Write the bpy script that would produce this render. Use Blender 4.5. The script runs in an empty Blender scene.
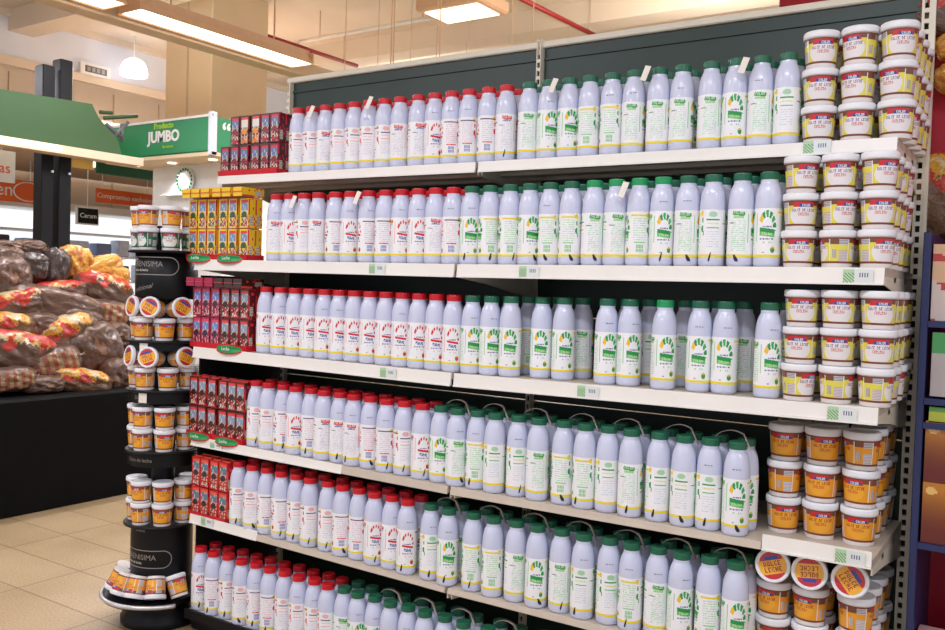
import bpy, math, random
from mathutils import Vector, Matrix, noise
random.seed(7)
PI = math.pi
H = 1.4                                   # camera height above the floor
W = 1.25                                  # bay width
X0 = -2.8456; D = 2.3136                  # left end and front line of the gondola
X2 = X0 + 2*W; YB = D + .507              # right end, back panel
C = bpy.context.scene.collection

# ---------------------------------------------------------------- camera
yaw, pit, rol = math.radians(33.4105), math.radians(-1.8245), math.radians(1.7225)
F = 888.42
dv = Vector((-math.sin(yaw)*math.cos(pit), math.cos(yaw)*math.cos(pit), math.sin(pit)))
r0 = Vector((math.cos(yaw), math.sin(yaw), 0)); u0 = r0.cross(dv)
rv = r0*math.cos(rol) + u0*math.sin(rol); uv = -r0*math.sin(rol) + u0*math.cos(rol)
cam = bpy.data.objects.new('camera', bpy.data.cameras.new('camera')); C.objects.link(cam)
m = Matrix((rv, uv, -dv)).transposed().to_4x4(); m.translation = (0, 0, H)
cam.matrix_world = m
cam.data.sensor_width = 36; cam.data.lens = 36*F/945; cam.data.clip_end = 100; cam.data.clip_start = .05
sc = bpy.context.scene; sc.camera = cam
sc.view_settings.view_transform = 'Standard'; sc.view_settings.look = 'None'; sc.view_settings.gamma = 1
sc.view_settings.exposure = -0.1

def ray(px, py): return dv + rv*((px-472.5)/F) - uv*((py-315)/F)
def aty(px, py, Y): v = ray(px, py); v = v*(Y/v.y); return Vector((v.x, v.y, v.z+H))
def atx(px, py, X): v = ray(px, py); v = v*(X/v.x); return Vector((v.x, v.y, v.z+H))
def atz(px, py, Z): v = ray(px, py); v = v*((Z-H)/v.z); return Vector((v.x, v.y, Z))
def pxx(x, y, z):
    P = Vector((x, y, z-H)); w = P.dot(dv); return 472.5 + F*P.dot(rv)/w
def solve_x(px, Y, Z):
    a, b = -12.0, 1.5
    for _ in range(40):
        c = (a+b)/2
        if pxx(c, Y, Z) < px: a = c
        else: b = c
    return (a+b)/2

# ---------------------------------------------------------------- materials
def lin(c):
    if isinstance(c, str):
        c = [int(c[i:i+2], 16)/255 for i in (0, 2, 4)]
    return tuple(x/12.92 if x <= .04045 else ((x+.055)/1.055)**2.4 for x in c)
def mat(name, col, rough=.5, metal=0, spec=.5, noise_amt=0, nscale=20, emis=None, estr=0, attr=False, trans=0, bump=0, coat=0, alpha=1):
    m = bpy.data.materials.new(name); m.use_nodes = True
    nt = m.node_tree; b = nt.nodes['Principled BSDF']
    c = lin(col)
    b.inputs['Base Color'].default_value = (*c, 1)
    b.inputs['Roughness'].default_value = rough; b.inputs['Metallic'].default_value = metal
    b.inputs['Specular IOR Level'].default_value = spec
    b.inputs['Coat Weight'].default_value = coat
    b.inputs['Alpha'].default_value = alpha
    src = None
    if attr:
        a = nt.nodes.new('ShaderNodeAttribute'); a.attribute_name = 'paint'; src = a.outputs['Color']
        nt.links.new(src, b.inputs['Base Color'])
    if noise_amt or bump:
        tc = nt.nodes.new('ShaderNodeTexCoord'); n = nt.nodes.new('ShaderNodeTexNoise')
        n.inputs['Scale'].default_value = nscale; n.inputs['Detail'].default_value = 4
        nt.links.new(tc.outputs['Object'], n.inputs['Vector'])
        if noise_amt:
            mx = nt.nodes.new('ShaderNodeMix'); mx.data_type = 'RGBA'; mx.blend_type = 'MULTIPLY'
            rp = nt.nodes.new('ShaderNodeValToRGB')
            rp.color_ramp.elements[0].position = .3; rp.color_ramp.elements[0].color = (1-noise_amt,)*3+(1,)
            rp.color_ramp.elements[1].position = .7; rp.color_ramp.elements[1].color = (1, 1, 1, 1)
            nt.links.new(n.outputs['Fac'], rp.inputs['Fac'])
            mx.inputs['Factor'].default_value = 1
            if src: nt.links.new(src, mx.inputs[6])
            else: mx.inputs[6].default_value = (*c, 1)
            nt.links.new(rp.outputs['Color'], mx.inputs[7])
            nt.links.new(mx.outputs[2], b.inputs['Base Color'])
        if bump:
            bp = nt.nodes.new('ShaderNodeBump'); bp.inputs['Strength'].default_value = bump; bp.inputs['Distance'].default_value = .01
            nt.links.new(n.outputs['Fac'], bp.inputs['Height']); nt.links.new(bp.outputs['Normal'], b.inputs['Normal'])
    if emis:
        b.inputs['Emission Color'].default_value = (*lin(emis), 1); b.inputs['Emission Strength'].default_value = estr
    return m
M = {}
M['bottle'] = mat('bottle_plastic', 'd2d8f0', .26, spec=.5, coat=.25, noise_amt=.04, nscale=8)
M['paint'] = mat('printed_label', 'ffffff', .38, attr=True, noise_amt=.03, nscale=30)
M['paintgloss'] = mat('printed_gloss', 'ffffff', .3, attr=True, noise_amt=.03, nscale=30, coat=.3)
M['redcap'] = mat('red_cap', 'cf1424', .28, noise_amt=.1, nscale=60)
M['greencap'] = mat('green_cap', '1f6a4e', .28, noise_amt=.12, nscale=60)
M['brightgreen'] = mat('bright_green_cap', '1fa060', .28, noise_amt=.1, nscale=60)
M['lid'] = mat('white_lid', 'eef0f6', .35, noise_amt=.04, nscale=30)
M['tubbody'] = mat('tub_plastic', 'e9e3e0', .35, noise_amt=.05, nscale=30)
M['shelf'] = mat('shelf_enamel', 'cfc3b3', .45, noise_amt=.12, nscale=14)
M['rail'] = mat('price_rail_plastic', 'f2efe9', .35, noise_amt=.05, nscale=9)
M['upright'] = mat('upright_enamel', 'e9e2cf', .4, noise_amt=.06, nscale=12)
M['panel'] = mat('dark_panel_metal', '20382f', .4, noise_amt=.25, nscale=5, spec=.5)
M['black'] = mat('black_satin', '0e0f13', .42, spec=.25, noise_amt=.3, nscale=10)
M['slot'] = mat('slot_black', '0b0b0c', .8, noise_amt=.2)
M['chrome'] = mat('chrome_rim', 'd8d8dc', .32, metal=.75, noise_amt=.1)
M['film'] = mat('handle_film', 'd8cdc4', .35, noise_amt=.1, nscale=40)
M['tag'] = mat('white_tag', 'ece6dc', .5, noise_amt=.08, nscale=40)
M['ink'] = mat('black_ink', '26242b', .5, noise_amt=.3, nscale=80)
M['traycard'] = mat('red_card', 'd01226', .45, noise_amt=.1, nscale=20)
M['traygreen'] = mat('green_card', '1f9a55', .45, noise_amt=.1, nscale=20)
M['white'] = mat('plain_white', 'f4f4f2', .5, noise_amt=.05)
M['cream'] = mat('cream_paint', 'ead2b0', .7, noise_amt=.06, nscale=3)
M['ceil'] = mat('ceiling_paint', 'e2d6c6', .85, noise_amt=.07, nscale=1.2)
M['beam'] = mat('beam_paint', 'd0b79c', .7, noise_amt=.08, nscale=2)
M['wallwhite'] = mat('wall_white', 'dfe6f5', .8, noise_amt=.05, nscale=1.5)
M['wallcream'] = mat('wall_cream', 'd8cbb8', .8, noise_amt=.08, nscale=2)
M['pipe'] = mat('red_pipe', 'a02828', .4, noise_amt=.1)
M['sage'] = mat('green_canopy', '294a22', .6, noise_amt=.12, nscale=3)
M['signgreen'] = mat('sign_green', '0c8a52', .4, noise_amt=.06, nscale=3)
M['darkgreen'] = mat('dark_green_paint', '17583c', .5, noise_amt=.1)
M['lime'] = mat('lime_letter', 'a8d83a', .5, noise_amt=.05)
M['yellow'] = mat('yellow_letter', 'ffe030', .5, noise_amt=.05)
M['orange'] = mat('orange_banner', 'ef6a2c', .6, noise_amt=.08, nscale=2)
M['ochre'] = mat('ochre_panel', 'c99a45', .7, noise_amt=.15, nscale=2)
M['silver'] = mat('silver_letter', '9a948e', .35, metal=.4, noise_amt=.1)
M['blue'] = mat('blue_rack', '2a3566', .4, noise_amt=.15, nscale=8)
M['counter'] = mat('black_counter', '08090c', .6, spec=.12, noise_amt=.35, nscale=4)
M['redsign'] = mat('red_sign', 'b5132d', .5, noise_amt=.06)
M['grille'] = mat('grey_grille', '56585a', .5, noise_amt=.15)
M['lamp'] = mat('lamp_glow', 'ffffff', .5, emis='fff3df', estr=7)
M['lampdim'] = mat('lamp_glow_soft', 'ffffff', .5, emis='fff0d0', estr=2.2)
M['lampblue'] = mat('pendant_glow', 'ffffff', .5, emis='f2f6ff', estr=2.6)
M['litwhite'] = mat('backlit_panel', 'f4f6fa', .5, emis='f2f6fb', estr=.9)
M['lampbody'] = mat('lamp_housing', 'dfb795', .5, noise_amt=.08)
M['dust'] = mat('wrapped_bread', 'ffffff', .3, attr=True, noise_amt=.35, nscale=22, bump=.5, coat=.35)

# ---------------------------------------------------------------- mesh helpers
class MB:
    def __init__(s): s.v = []; s.f = []; s.c = []; s.sm = []
    def add(s, vs, fs, cols=None, smooth=False, T=None):
        o = len(s.v)
        for v in vs:
            v = Vector(v)
            if T: v = T @ v
            s.v.append(v)
        for i, f in enumerate(fs):
            s.f.append([o+k for k in f]); s.c.append(cols[i] if cols else None); s.sm.append(smooth)
        return s
    def box(s, x0, x1, y0, y1, z0, z1, T=None, b=0):
        if b:
            xs = [x0, x0+b, x1-b, x1]; zs = [z0, z0+b, z1-b, z1]
            # bevelled profile in XZ, plain in Y ends inset
            prof = [(x0+b, z0), (x1-b, z0), (x1, z0+b), (x1, z1-b), (x1-b, z1), (x0+b, z1), (x0, z1-b), (x0, z0+b)]
            cx, cz = (x0+x1)/2, (z0+z1)/2
            rings = []
            for y, k in ((y0, b), (y0+b, 0), (y1-b, 0), (y1, b)):
                sx = 1-2*k/max(1e-6, x1-x0); sz = 1-2*k/max(1e-6, z1-z0)
                rings.append([((px-cx)*sx+cx, y, (pz-cz)*sz+cz) for px, pz in prof])
            vs = [v for r in rings for v in r]; fs = []
            for k in range(3):
                for i in range(8):
                    j = (i+1) % 8
                    fs.append([k*8+i, k*8+j, (k+1)*8+j, (k+1)*8+i])
            fs.append(list(range(8))[::1]); fs.append([24+i for i in range(7, -1, -1)])
            return s.add(vs, fs, T=T)
        vs = [(x, y, z) for z in (z0, z1) for x, y in ((x0, y0), (x1, y0), (x1, y1), (x0, y1))]
        return s.add(vs, [[3, 2, 1, 0], [4, 5, 6, 7], [0, 1, 5, 4], [1, 2, 6, 5], [2, 3, 7, 6], [3, 0, 4, 7]], T=T)
    def hexa(s, c):   # 8 corners: bottom 4 ccw, top 4 ccw
        return s.add(c, [[3, 2, 1, 0], [4, 5, 6, 7], [0, 1, 5, 4], [1, 2, 6, 5], [2, 3, 7, 6], [3, 0, 4, 7]])
    def lathe(s, prof, n=32, T=None, cap0=True, cap1=True, smooth=True, fn=None):
        vs = []
        for r, z in prof:
            for i in range(n):
                a = 2*PI*i/n; vs.append((r*math.cos(a), r*math.sin(a), z))
        fs = []
        for k in range(len(prof)-1):
            for i in range(n):
                j = (i+1) % n; fs.append([k*n+i, k*n+j, (k+1)*n+j, (k+1)*n+i])
        s.add(vs, fs, smooth=smooth, T=T)
        if cap0: s.add(vs[:n], [list(range(n-1, -1, -1))], T=T)
        if cap1: s.add(vs[-n:], [list(range(n))], T=T)
        return s
    def tube(s, pts, r, n=8):
        pts = [Vector(p) for p in pts]; vs = []
        for i, p in enumerate(pts):
            t = (pts[min(i+1, len(pts)-1)]-pts[max(i-1, 0)]).normalized()
            a = t.orthogonal().normalized() if i == 0 else (a - t*a.dot(t)).normalized()
            b = t.cross(a)
            for k in range(n):
                q = 2*PI*k/n; vs.append(p + (a*math.cos(q)+b*math.sin(q))*r)
        fs = []
        for i in range(len(pts)-1):
            for k in range(n):
                j = (k+1) % n; fs.append([i*n+k, i*n+j, (i+1)*n+j, (i+1)*n+k])
        fs.append(list(range(n-1, -1, -1))); fs.append([len(vs)-n+k for k in range(n)])
        return s.add(vs, fs, smooth=True)
    def mesh(s, name, material):
        me = bpy.data.meshes.new(name); me.from_pydata([tuple(v) for v in s.v], [], s.f)
        me.polygons.foreach_set('use_smooth', s.sm)
        if any(c is not None for c in s.c):
            at = me.color_attributes.new('paint', 'FLOAT_COLOR', 'CORNER')
            buf = []
            for p, c in zip(s.f, s.c):
                cc = (*(c or (1, 1, 1)), 1); buf += list(cc)*len(p)
            at.data.foreach_set('color', buf)
        me.materials.append(material); me.update(); return me
    def build(s, name, material, parent=None):
        return link(name, s.mesh(name, material), parent)
def link(name, me, parent=None):
    o = bpy.data.objects.new(name, me); C.objects.link(o)
    if parent: o.parent = parent
    return o
def tag(o, label=None, cat=None, group=None, kind=None):
    if label: o['label'] = label
    if cat: o['category'] = cat
    if group: o['group'] = group
    if kind: o['kind'] = kind
    return o
def empty(name, loc=(0, 0, 0), rz=0, label=None, cat=None, group=None):
    o = bpy.data.objects.new(name, None); C.objects.link(o); o.location = loc; o.rotation_euler = (0, 0, rz)
    o.empty_display_size = .02
    return tag(o, label, cat, group)
def struct(name, mb, material):
    return tag(mb.build(name, material), kind='structure')
def dup(root, loc, rot, label, group, keep=None, swap=None):
    r = root.copy(); C.objects.link(r); r.location = loc
    r.rotation_euler = rot if isinstance(rot, tuple) else (0, 0, rot)
    r['label'] = label; r['group'] = group
    for ch in root.children:
        nm = ch.name.split('.')[0]
        if keep is not None and nm not in keep: continue
        c = ch.copy(); C.objects.link(c); c.parent = r
        if swap and nm in swap: c.data = swap[nm]
    return r

def text_geo(txt, size, extrude=0, shear=0, bold=0):
    cu = bpy.data.curves.new('t', 'FONT'); cu.body = txt; cu.size = size; cu.extrude = extrude; cu.offset = bold
    cu.align_x = 'CENTER'; cu.align_y = 'CENTER'; cu.resolution_u = 3; cu.shear = shear
    o = bpy.data.objects.new('t', cu); C.objects.link(o)
    dg = bpy.context.evaluated_depsgraph_get(); dg.update()
    me = o.evaluated_get(dg).to_mesh()
    vs = [v.co.copy() for v in me.vertices]; fs = [list(p.vertices) for p in me.polygons]
    o.evaluated_get(dg).to_mesh_clear(); bpy.data.objects.remove(o); bpy.data.curves.remove(cu)
    return vs, fs
def text_part(name, txt, size, T, material, parent, extrude=.002, sx=1, shear=0, bold=0):
    vs, fs = text_geo(txt, size, extrude, shear, bold)
    vs = [Vector((v.x*sx, v.y, v.z)) for v in vs]
    return MB().add(vs, fs, T=T).build(name, material, parent)
def facing_minus_y(x, y, z): return Matrix.Translation((x, y, z)) @ Matrix.Rotation(PI/2, 4, 'X')
def facing_plus_x(x, y, z): return Matrix.Translation((x, y, z)) @ Matrix.Rotation(PI/2, 4, 'Z') @ Matrix.Rotation(PI/2, 4, 'X')

# ---------------------------------------------------------------- tiny pixel font for printed packs
FONT = {'A': '010101111101101', 'B': '110101110101110', 'C': '011100100100011', 'D': '110101101101110', 'E': '111100110100111',
 'H': '101101111101101', 'I': '111010010010111', 'J': '001001001101010', 'L': '100100100100111', 'M': '101111111101101', 'N': '110101101101101',
 'O': '010101101101010', 'R': '110101110101101', 'S': '011100010001110', 'U': '101101101101111', 'Y': '101101010010010', ' ': '0'*15}
def fpix(txt, i, j):         # i: column from the left, j: row from the top
    if j < 0 or j > 4 or i < 0 or i >= 4*len(txt): return False
    k, q = divmod(i, 4)
    return q < 3 and FONT[txt[k]][j*3+q] == '1'
def L(h): return lin(h)
def h2(a, b): return (math.sin(a*127.1+b*311.7)*43758.5453) % 1.0

NB, NR = 160, 96            # label grid: around, up
def bottle_label(i, j, var):
    q = (i // 40) % 4; c = i % 40; s = (c+.5)/20-1; t = (j+.5)/NR
    red = var == 'red'
    W_ = L('f4f6fa'); main = L('d8202c') if red else L('1f9a4a'); soft = L('f4a9a4') if red else L('9ad6a0'); yel = L('f5e236')
    if t < .05: return yel if q != 2 or t < .045 else L('f6b63a') if not red else yel
    if q == 0:      # picture side: arc of leaves round the logo
        ax, ay = s/.78, (t-.60)/.33
        r = math.hypot(ax, ay); an = math.degrees(math.atan2(ay, ax))
        if (.66 if not red else .74) < r < (1.08 if not red else 1.0) and -12 < an < 155:
            if an > 128: return L('f7c531') if not red else main
            if (an % 27) < (21 if not red else 15) - 16*abs(r-.9): return main if an % 54 < 27 or red else L('35b257')
        if .60 < t < .64 and abs(s) < .4 and h2(c, 3) > .35: return L('8f6fa8')
        if (.50 if not red else .53) < t+.03*s < .585 and abs(s) < .72:
            return main
        if .42 < t+.03*s < .50 and abs(s) < .7:
            if red: return L('4660a8') if abs(s) < .45 and h2(c, j//3) > .3 else W_
            rr = int((.495-t)*NR)
            return L('d9f0c4') if fpix('COLUN', c-10, rr) else L('6cc06a')
        if .355 < t < .385 and abs(s) < .65 and h2(c, 9) > .3: return L('6d66a4')
        if .28 < t < .31 and abs(s) < .5 and h2(c, 5) > .5: return soft
        fr = math.hypot((s-.55)/.22, (t-.15)/.065)
        if fr < 1: return (L('c8283c') if red else L('3a9a3c')) if t < .18 else L('e9c83a')
        if .08 < t < .10 and abs(s+.3) < .12: return L('8a8a9a')
    elif q == 1:    # barcode side
        if .90 < t < (.925 if red else .94): return L('6a4a78') if red else L('f2dc3c')
        if math.hypot((s-.86)/.22, (t-.93)/.055) < 1: return L('f6cc2e')
        if math.hypot((s-.95)/.2, (t-.60)/.07) < 1: return main
        if math.hypot((s-.95)/.12, (t-.78)/.05) < 1: return main
        if .10 < t < .27 and abs(s) < .42: return (L('7a7fc0') if red else L('7cc87c')) if (c % 3) and not (.18 < t < .19) else W_
        if .30 < t < .33 and abs(s) < .6: return main if red and h2(c, 2) > .3 else soft
        if .36 < t < .86 and (j % 5) < 2 and abs(s) < .7 and h2(c*1.3, j//5) > .35: return L('e2c6d4') if red else L('b5e0b4')
    elif q == 2:    # table side
        if math.hypot(s/.4, (t-.90)/.06) < 1: return L('f0b8b8') if red else L('a9d8b0')
        if .775 < t < .80 and abs(s) < .66: return L('6a5a80') if red else main
        if .69 < t < .72 and abs(s) < .6 and c % 5: return L('f3c9c9') if red else L('e9e27a')
        if .60 < t < .625 and abs(s) < .6: return L('f29a9a') if red else L('4bb86a')
        if .2 < t < .56 and (j % 5) < 2 and abs(s) < .62 and h2(c, j//5) > .35: return L('dcd6e6') if red else L('d2dcec')
        if math.hypot((s+1)/.12, (t-.5)/.05) < 1: return main
    else:           # logo and small print side
        if .86 < t+.02*s < .945 and abs(s) < .62 - .25*abs(t-.9)/.045*.3:
            rr = int((.935-t)*NR)
            return main if not fpix('COLUN', c-10, rr) else L('cfeecb') if not red else L('ffd9d4')
        if .80 < t < .855 and abs(s) < .5: return (L('5468b0') if h2(c, j//2) > .3 else W_) if red else L('a8dc98')
        if .10 < t < .76 and (j % 4) < 2 and abs(s) < .72 and h2(c*1.7, j//4) > .4: return L('d6d2e0') if red else L('b4dfc0')
        if .70 < t < .72 and s < -.3 and h2(c, 1) > .4: return L('5a5a6a')
        if abs(s-.95) < .06 and .3 < t < .9: return soft
    return W_

RB = .0345; BH = .248
BPROF = [(.0285, 0), (.0325, .003), (.0342, .009), (RB, .018), (RB, .10), (RB, .153), (.0343, .164), (.0338, .175), (.0327, .186), (.0308, .197), (.0281, .207), (.0252, .214), (.0226, .2185), (.0222, .2215), (.0226, .2225), (.0222, .224), (.0218, .232)]
def cyl_grid(r, z0, z1, n, k, fn, a0=0, taper=None):
    vs, fs, cs = [], [], []
    for j in range(k+1):
        z = z0+(z1-z0)*j/k; rr = r if taper is None else taper(z)
        for i in range(n):
            a = a0+2*PI*i/n; vs.append((rr*math.cos(a), rr*math.sin(a), z))
    for j in range(k):
        for i in range(n):
            fs.append([j*n+i, j*n+(i+1) % n, (j+1)*n+(i+1) % n, (j+1)*n+i]); cs.append(fn(i, j))
    return vs, fs, cs
me_body = MB().lathe(BPROF, 40).mesh('bottle_body', M['bottle'])
me_label = {}
for var in ('red', 'green'):
    # panel 0 is centred on the -Y direction
    vs, fs, cs = cyl_grid(RB+.0004, .026, .152, NB, NR, lambda i, j: bottle_label(i, j, var), a0=-PI/2-PI/4)
    me_label[var] = MB().add(vs, fs, cs, smooth=True).mesh('label_'+var, M['paint'])
def cap_mesh(material):
    b = MB(); n = 48; prof = [(.0234, .2275), (.0238, .229), (.0238, .244), (.0228, .2468), (.0200, .248)]
    vs, fs = [], []
    for k, (r, z) in enumerate(prof):
        for i in range(n):
            a = 2*PI*i/n; rr = r - (.0006 if i % 2 and k < 3 else 0); vs.append((rr*math.cos(a), rr*math.sin(a), z))
    for k in range(len(prof)-1):
        for i in range(n):
            j = (i+1) % n; fs.append([k*n+i, k*n+j, (k+1)*n+j, (k+1)*n+i])
    fs.append([4*n+i for i in range(n)]); fs.append(list(range(n-1, -1, -1)))
    return b.add(vs, fs, smooth=False).mesh('cap', material)
me_cap = {'red': cap_mesh(M['redcap']), 'green': cap_mesh(M['greencap']), 'bright': cap_mesh(M['brightgreen'])}
def mark_mesh(k):
    b = MB(); r = RB+.0009
    a0 = -PI/2 + [-.35, .25, 0][k]; w = [.20, .30, .14][k]; hgt = [.022, .018, .024][k]; sh = [.1, -.22, .15][k]
    vs, fs = [], []
    n = 6
    for j in range(n+1):
        t = j/n; ww = w*(.55+.45*math.sin(PI*min(1, t*1.1+.1)))
        for i in range(4):
            a = a0 + sh*t + ww*(i/3-.5); vs.append((r*math.cos(a), r*math.sin(a), .014+hgt*t))
    for j in range(n):
        for i in range(3): fs.append([j*4+i, j*4+i+1, (j+1)*4+i+1, (j+1)*4+i])
    return b.add(vs, fs, smooth=True).mesh('film_mark', M['ink'])
me_mark = [mark_mesh(k) for k in range(3)]
# printed date code on the shoulder
def date_mesh():
    b = MB(); vs, fs = [], []
    for i in range(9):
        if i in (3, 6): continue
        a = -PI/2-.28+.07*i; o = len(vs)
        for aa, z in ((a, .176), (a+.045, .176), (a+.045, .1785), (a, .1785)):
            r = .0338+.0005; vs.append((r*math.cos(aa), r*math.sin(aa), z))
        fs.append([o, o+1, o+2, o+3])
    return b.add(vs, fs).mesh('date_code', M['ink'])
me_date = date_mesh()

def camdir(x, y): return math.atan2(-x, -y) if False else math.atan2(0-y, 0-x)+PI/2   # rotation that turns -Y towards the camera
FACE = {'A': ('picture side', 0), 'B': ('barcode side', 1), 'D': ('table side', 2), 'C': ('small print side', 3)}
ORD = 'first second third fourth fifth sixth seventh eighth ninth tenth eleventh twelfth thirteenth fourteenth fifteenth sixteenth seventeenth eighteenth nineteenth twentieth twenty-first twenty-second twenty-third twenty-fourth twenty-fifth twenty-sixth twenty-seventh twenty-eighth twenty-ninth thirtieth'.split()

# ---------------------------------------------------------------- shelf heights (front edge of each deck at the three uprights)
ZB = {1: .3762, 2: .0329, 3: -.3098, 4: -.6575, 5: -.9699, 6: -1.353}
DZ = {1: (.004, -.005, -.008), 2: (.001, -.004, .001), 3: (0, -.007, .007), 4: (0, -.005, .006), 5: (.004, -.010, -.006), 6: (0, 0, 0)}
DO = {1: (.031, .033, .033), 4: (.034, .024, .017), 5: (.024, .015, .025)}     # bare decks sit lower behind their edge
def edge(row, x):
    a, b, c = (ZB[row]+H+k for k in DZ[row])
    return a+(b-a)*(x-X0)/W if x < X0+W else b+(c-b)*(x-X0-W)/W
def deck(row, x):
    a, b, c = (ZB[row]+H+o_+k for k, o_ in zip(DZ[row], DO.get(row, (.040,)*3)))
    return a+(b-a)*(x-X0)/W if x < X0+W else b+(c-b)*(x-X0-W)/W
YF = {1: D+.104, 2: D, 3: D, 4: D, 5: D, 6: D-.01}
SHELF = {1: 'top shelf', 2: 'second shelf', 3: 'third shelf', 4: 'fourth shelf', 5: 'fifth shelf', 6: 'bottom shelf'}

# ---------------------------------------------------------------- gondola
g = empty('shelving_unit', ((X0+X2)/2, YB, 0), 0, 'long dark-backed supermarket shelving unit with six white shelf levels, holding the bottles', 'shelving')
gi = g.matrix_world.copy(); OFF = Vector((-(X0+X2)/2, -YB, 0))
def gb(mb, name, material, parent=None):
    for i, v in enumerate(mb.v): mb.v[i] = v + (OFF if (parent in (None, g)) else OFF)
    return mb.build(name, material, parent or g)
ZT = .876+H-.012
ZL_ = aty(480, 68, YB).z
for k in range(2):
    xa, xb = X0+k*W+.014, X0+(k+1)*W-.014
    b = MB(); z = .09
    for zz in [.40, .68, .99, 1.30, 1.66, 1.98, ZL_, ZT-.002]:
        b.box(xa, xb, YB, YB+.02, z+.004, zz); z = zz
    z = ZL_
    b.box(xa, xb, YB-.006, YB, z-.004, z+.003)
    gb(b, 'back_panel', M['panel'])
b = MB().box(X0-.02, X2+.02, YB-.012, YB+.05, ZT, ZT+.024, b=.004); gb(b, 'top_trim', M['upright'])
for k in range(3):
    x = X0+k*W
    b = MB()
    fw = .009 if k == 1 else .013
    if k: b.box(x-fw, x-.006, YB-.022, YB+.03, .0, ZT+(.03 if k == 1 else -.002))
    b.box(x+.006, x+fw, YB-.022, YB+.03, 0, ZT+(.03 if k == 1 else -.002))
    b.box(x-.006, x+.006, YB-.010, YB+.03, 0, ZT-.002)
    z = .05
    while z < ZT-.04:
        b.box(x-.006, x+.006, YB-.022, YB-.010, z, z+.012); z += .03
    if k == 2: b.box(x+.013, x+.023, YB-.024, YB-.008, 0, ZT+.05)
    o = gb(b, 'upright', M['upright'])
    s = MB(); z = .062
    while z < ZT-.04:
        s.box(x-.0058, x+.0058, YB-.0112, YB-.0100, z, z+.018); z += .03
    for i, v in enumerate(s.v): s.v[i] = v+OFF
    s.build('slot', M['slot'], o)
TAGS = {1: [(817, 146)], 2: [(377, 268), (529, 270), (858, 278)], 3: [(388, 373), (588, 392), (842, 417)], 4: [(216, 444), (850, 557)], 5: [(207, 518)], 6: []}
for row in range(1, 7):
    yf = YF[row]
    for k in range(2):
        xa, xb = X0+k*W+.006, X0+(k+1)*W-.006
        za, zb = deck(row, xa+1e-5), deck(row, xb-1e-5)
        b = MB(); t = .020
        b.hexa([(xa, yf+.006, za-t), (xb, yf+.006, zb-t), (xb, YB-.024, zb-t), (xa, YB-.024, za-t), (xa, yf+.006, za), (xb, yf+.006, zb), (xb, YB-.024, zb), (xa, YB-.024, za)])
        # folded stiffening channels under the deck
        for q in (.3, .65):
            yy = yf+(YB-yf)*q
            b.hexa([(xa, yy, za-t-.012), (xb, yy, zb-t-.012), (xb, yy+.03, zb-t-.012), (xa, yy+.03, za-t-.012), (xa, yy, za-t), (xb, yy, zb-t), (xb, yy+.03, zb-t), (xa, yy+.03, za-t)])
        sh = gb(b, 'shelf', M['shelf'])
        if row < 6:
            segs = [(xa, xb, 0)]
            if row in (4, 5):
                if k == 0: segs = [(xa, -2.46 if row == 5 else -2.05, .034 if row == 5 else .0), (-2.46 if row == 5 else -2.05, xb, -1)]
                else: segs = [(xa, -.615, -1), (-.612, xb, .040)]
            for (sa, sb, up) in segs:
                r = MB()
                ea, eb = edge(row, sa+1e-5), edge(row, sb-1e-5)
                ta, tb = (deck(row, sa+1e-5)+.001, deck(row, sb-1e-5)+.001) if up <= 0 else (ea+up, eb+up)
                yo = yf+.005
                r.hexa([(sa, yf-.003, ea), (sb, yf-.003, eb), (sb, yo, eb), (sa, yo, ea), (sa, yf+.001, ta), (sb, yf+.001, tb), (sb, yo, tb), (sa, yo, ta)])
                if up >= 0: r.hexa([(sa, yf-.006, ea-.001), (sb, yf-.006, eb-.001), (sb, yf-.002, eb-.001), (sa, yf-.002, ea-.001), (sa, yf-.006, ea+.004), (sb, yf-.006, eb+.004), (sb, yf-.002, eb+.004), (sa, yf-.002, ea+.004)])
                for i, v in enumerate(r.v): r.v[i] = v+OFF
                r.build('price_rail' if up >= 0 else 'shelf_edge', M['rail'] if up >= 0 else M['shelf'], sh)
            for x, sg in ((xa, 1), (xb, -1)):
                br = MB(); z = deck(row, x)
                pts = [(yf+.02, -.020), (YB-.02, -.020), (YB-.02, -.105), (yf+.20, -.060), (yf+.02, -.040)]
                x1, x2 = sorted((x, x+sg*.004))
                n = len(pts)
                vs = [(x1, p, z+q) for p, q in pts]+[(x2, p, z+q) for p, q in pts]
                fs = [list(range(n)), [n+i for i in range(n-1, -1, -1)]]+[[i, i+n, (i+1) % n+n, (i+1) % n] for i in range(n)]
                br.add(vs, fs)
                for i, v in enumerate(br.v): br.v[i] = v+OFF
                br.build('bracket', M['upright'], sh)
            for (px, py) in TAGS[row]:
                P = aty(px, py, yf-.004)
                if not (xa < P.x < xb): continue
                zc = edge(row, P.x)+(.020 if not (row == 4 and P.x < -1) else .014)
                def pg(i, j):
                    if i < 9: return L('b4d6ac') if (i+j) % 3 or j > 8 else L('5a8a60')
                    if 4 < j < 9 and 12 < i < 20 and (i % 2): return L('6a6a88')
                    return L('dfe6e4')
                vs, fs, cs = [], [], []
                ww, hh2 = .068, (.032 if not (row == 4 and P.x < -1) else .022)
                for j in range(13):
                    for i in range(25): vs.append((P.x+ww*(i/24-.5), yf-.0042-.0005, zc+hh2*(j/12-.5)))
                for j in range(12):
                    for i in range(24): fs.append([j*25+i, j*25+i+1, (j+1)*25+i+1, (j+1)*25+i]); cs.append(pg(i, j))
                t = MB().add(vs, fs, cs)
                for i, v in enumerate(t.v): t.v[i] = v+OFF
                t.build('price_label', M['paint'], sh)
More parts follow.
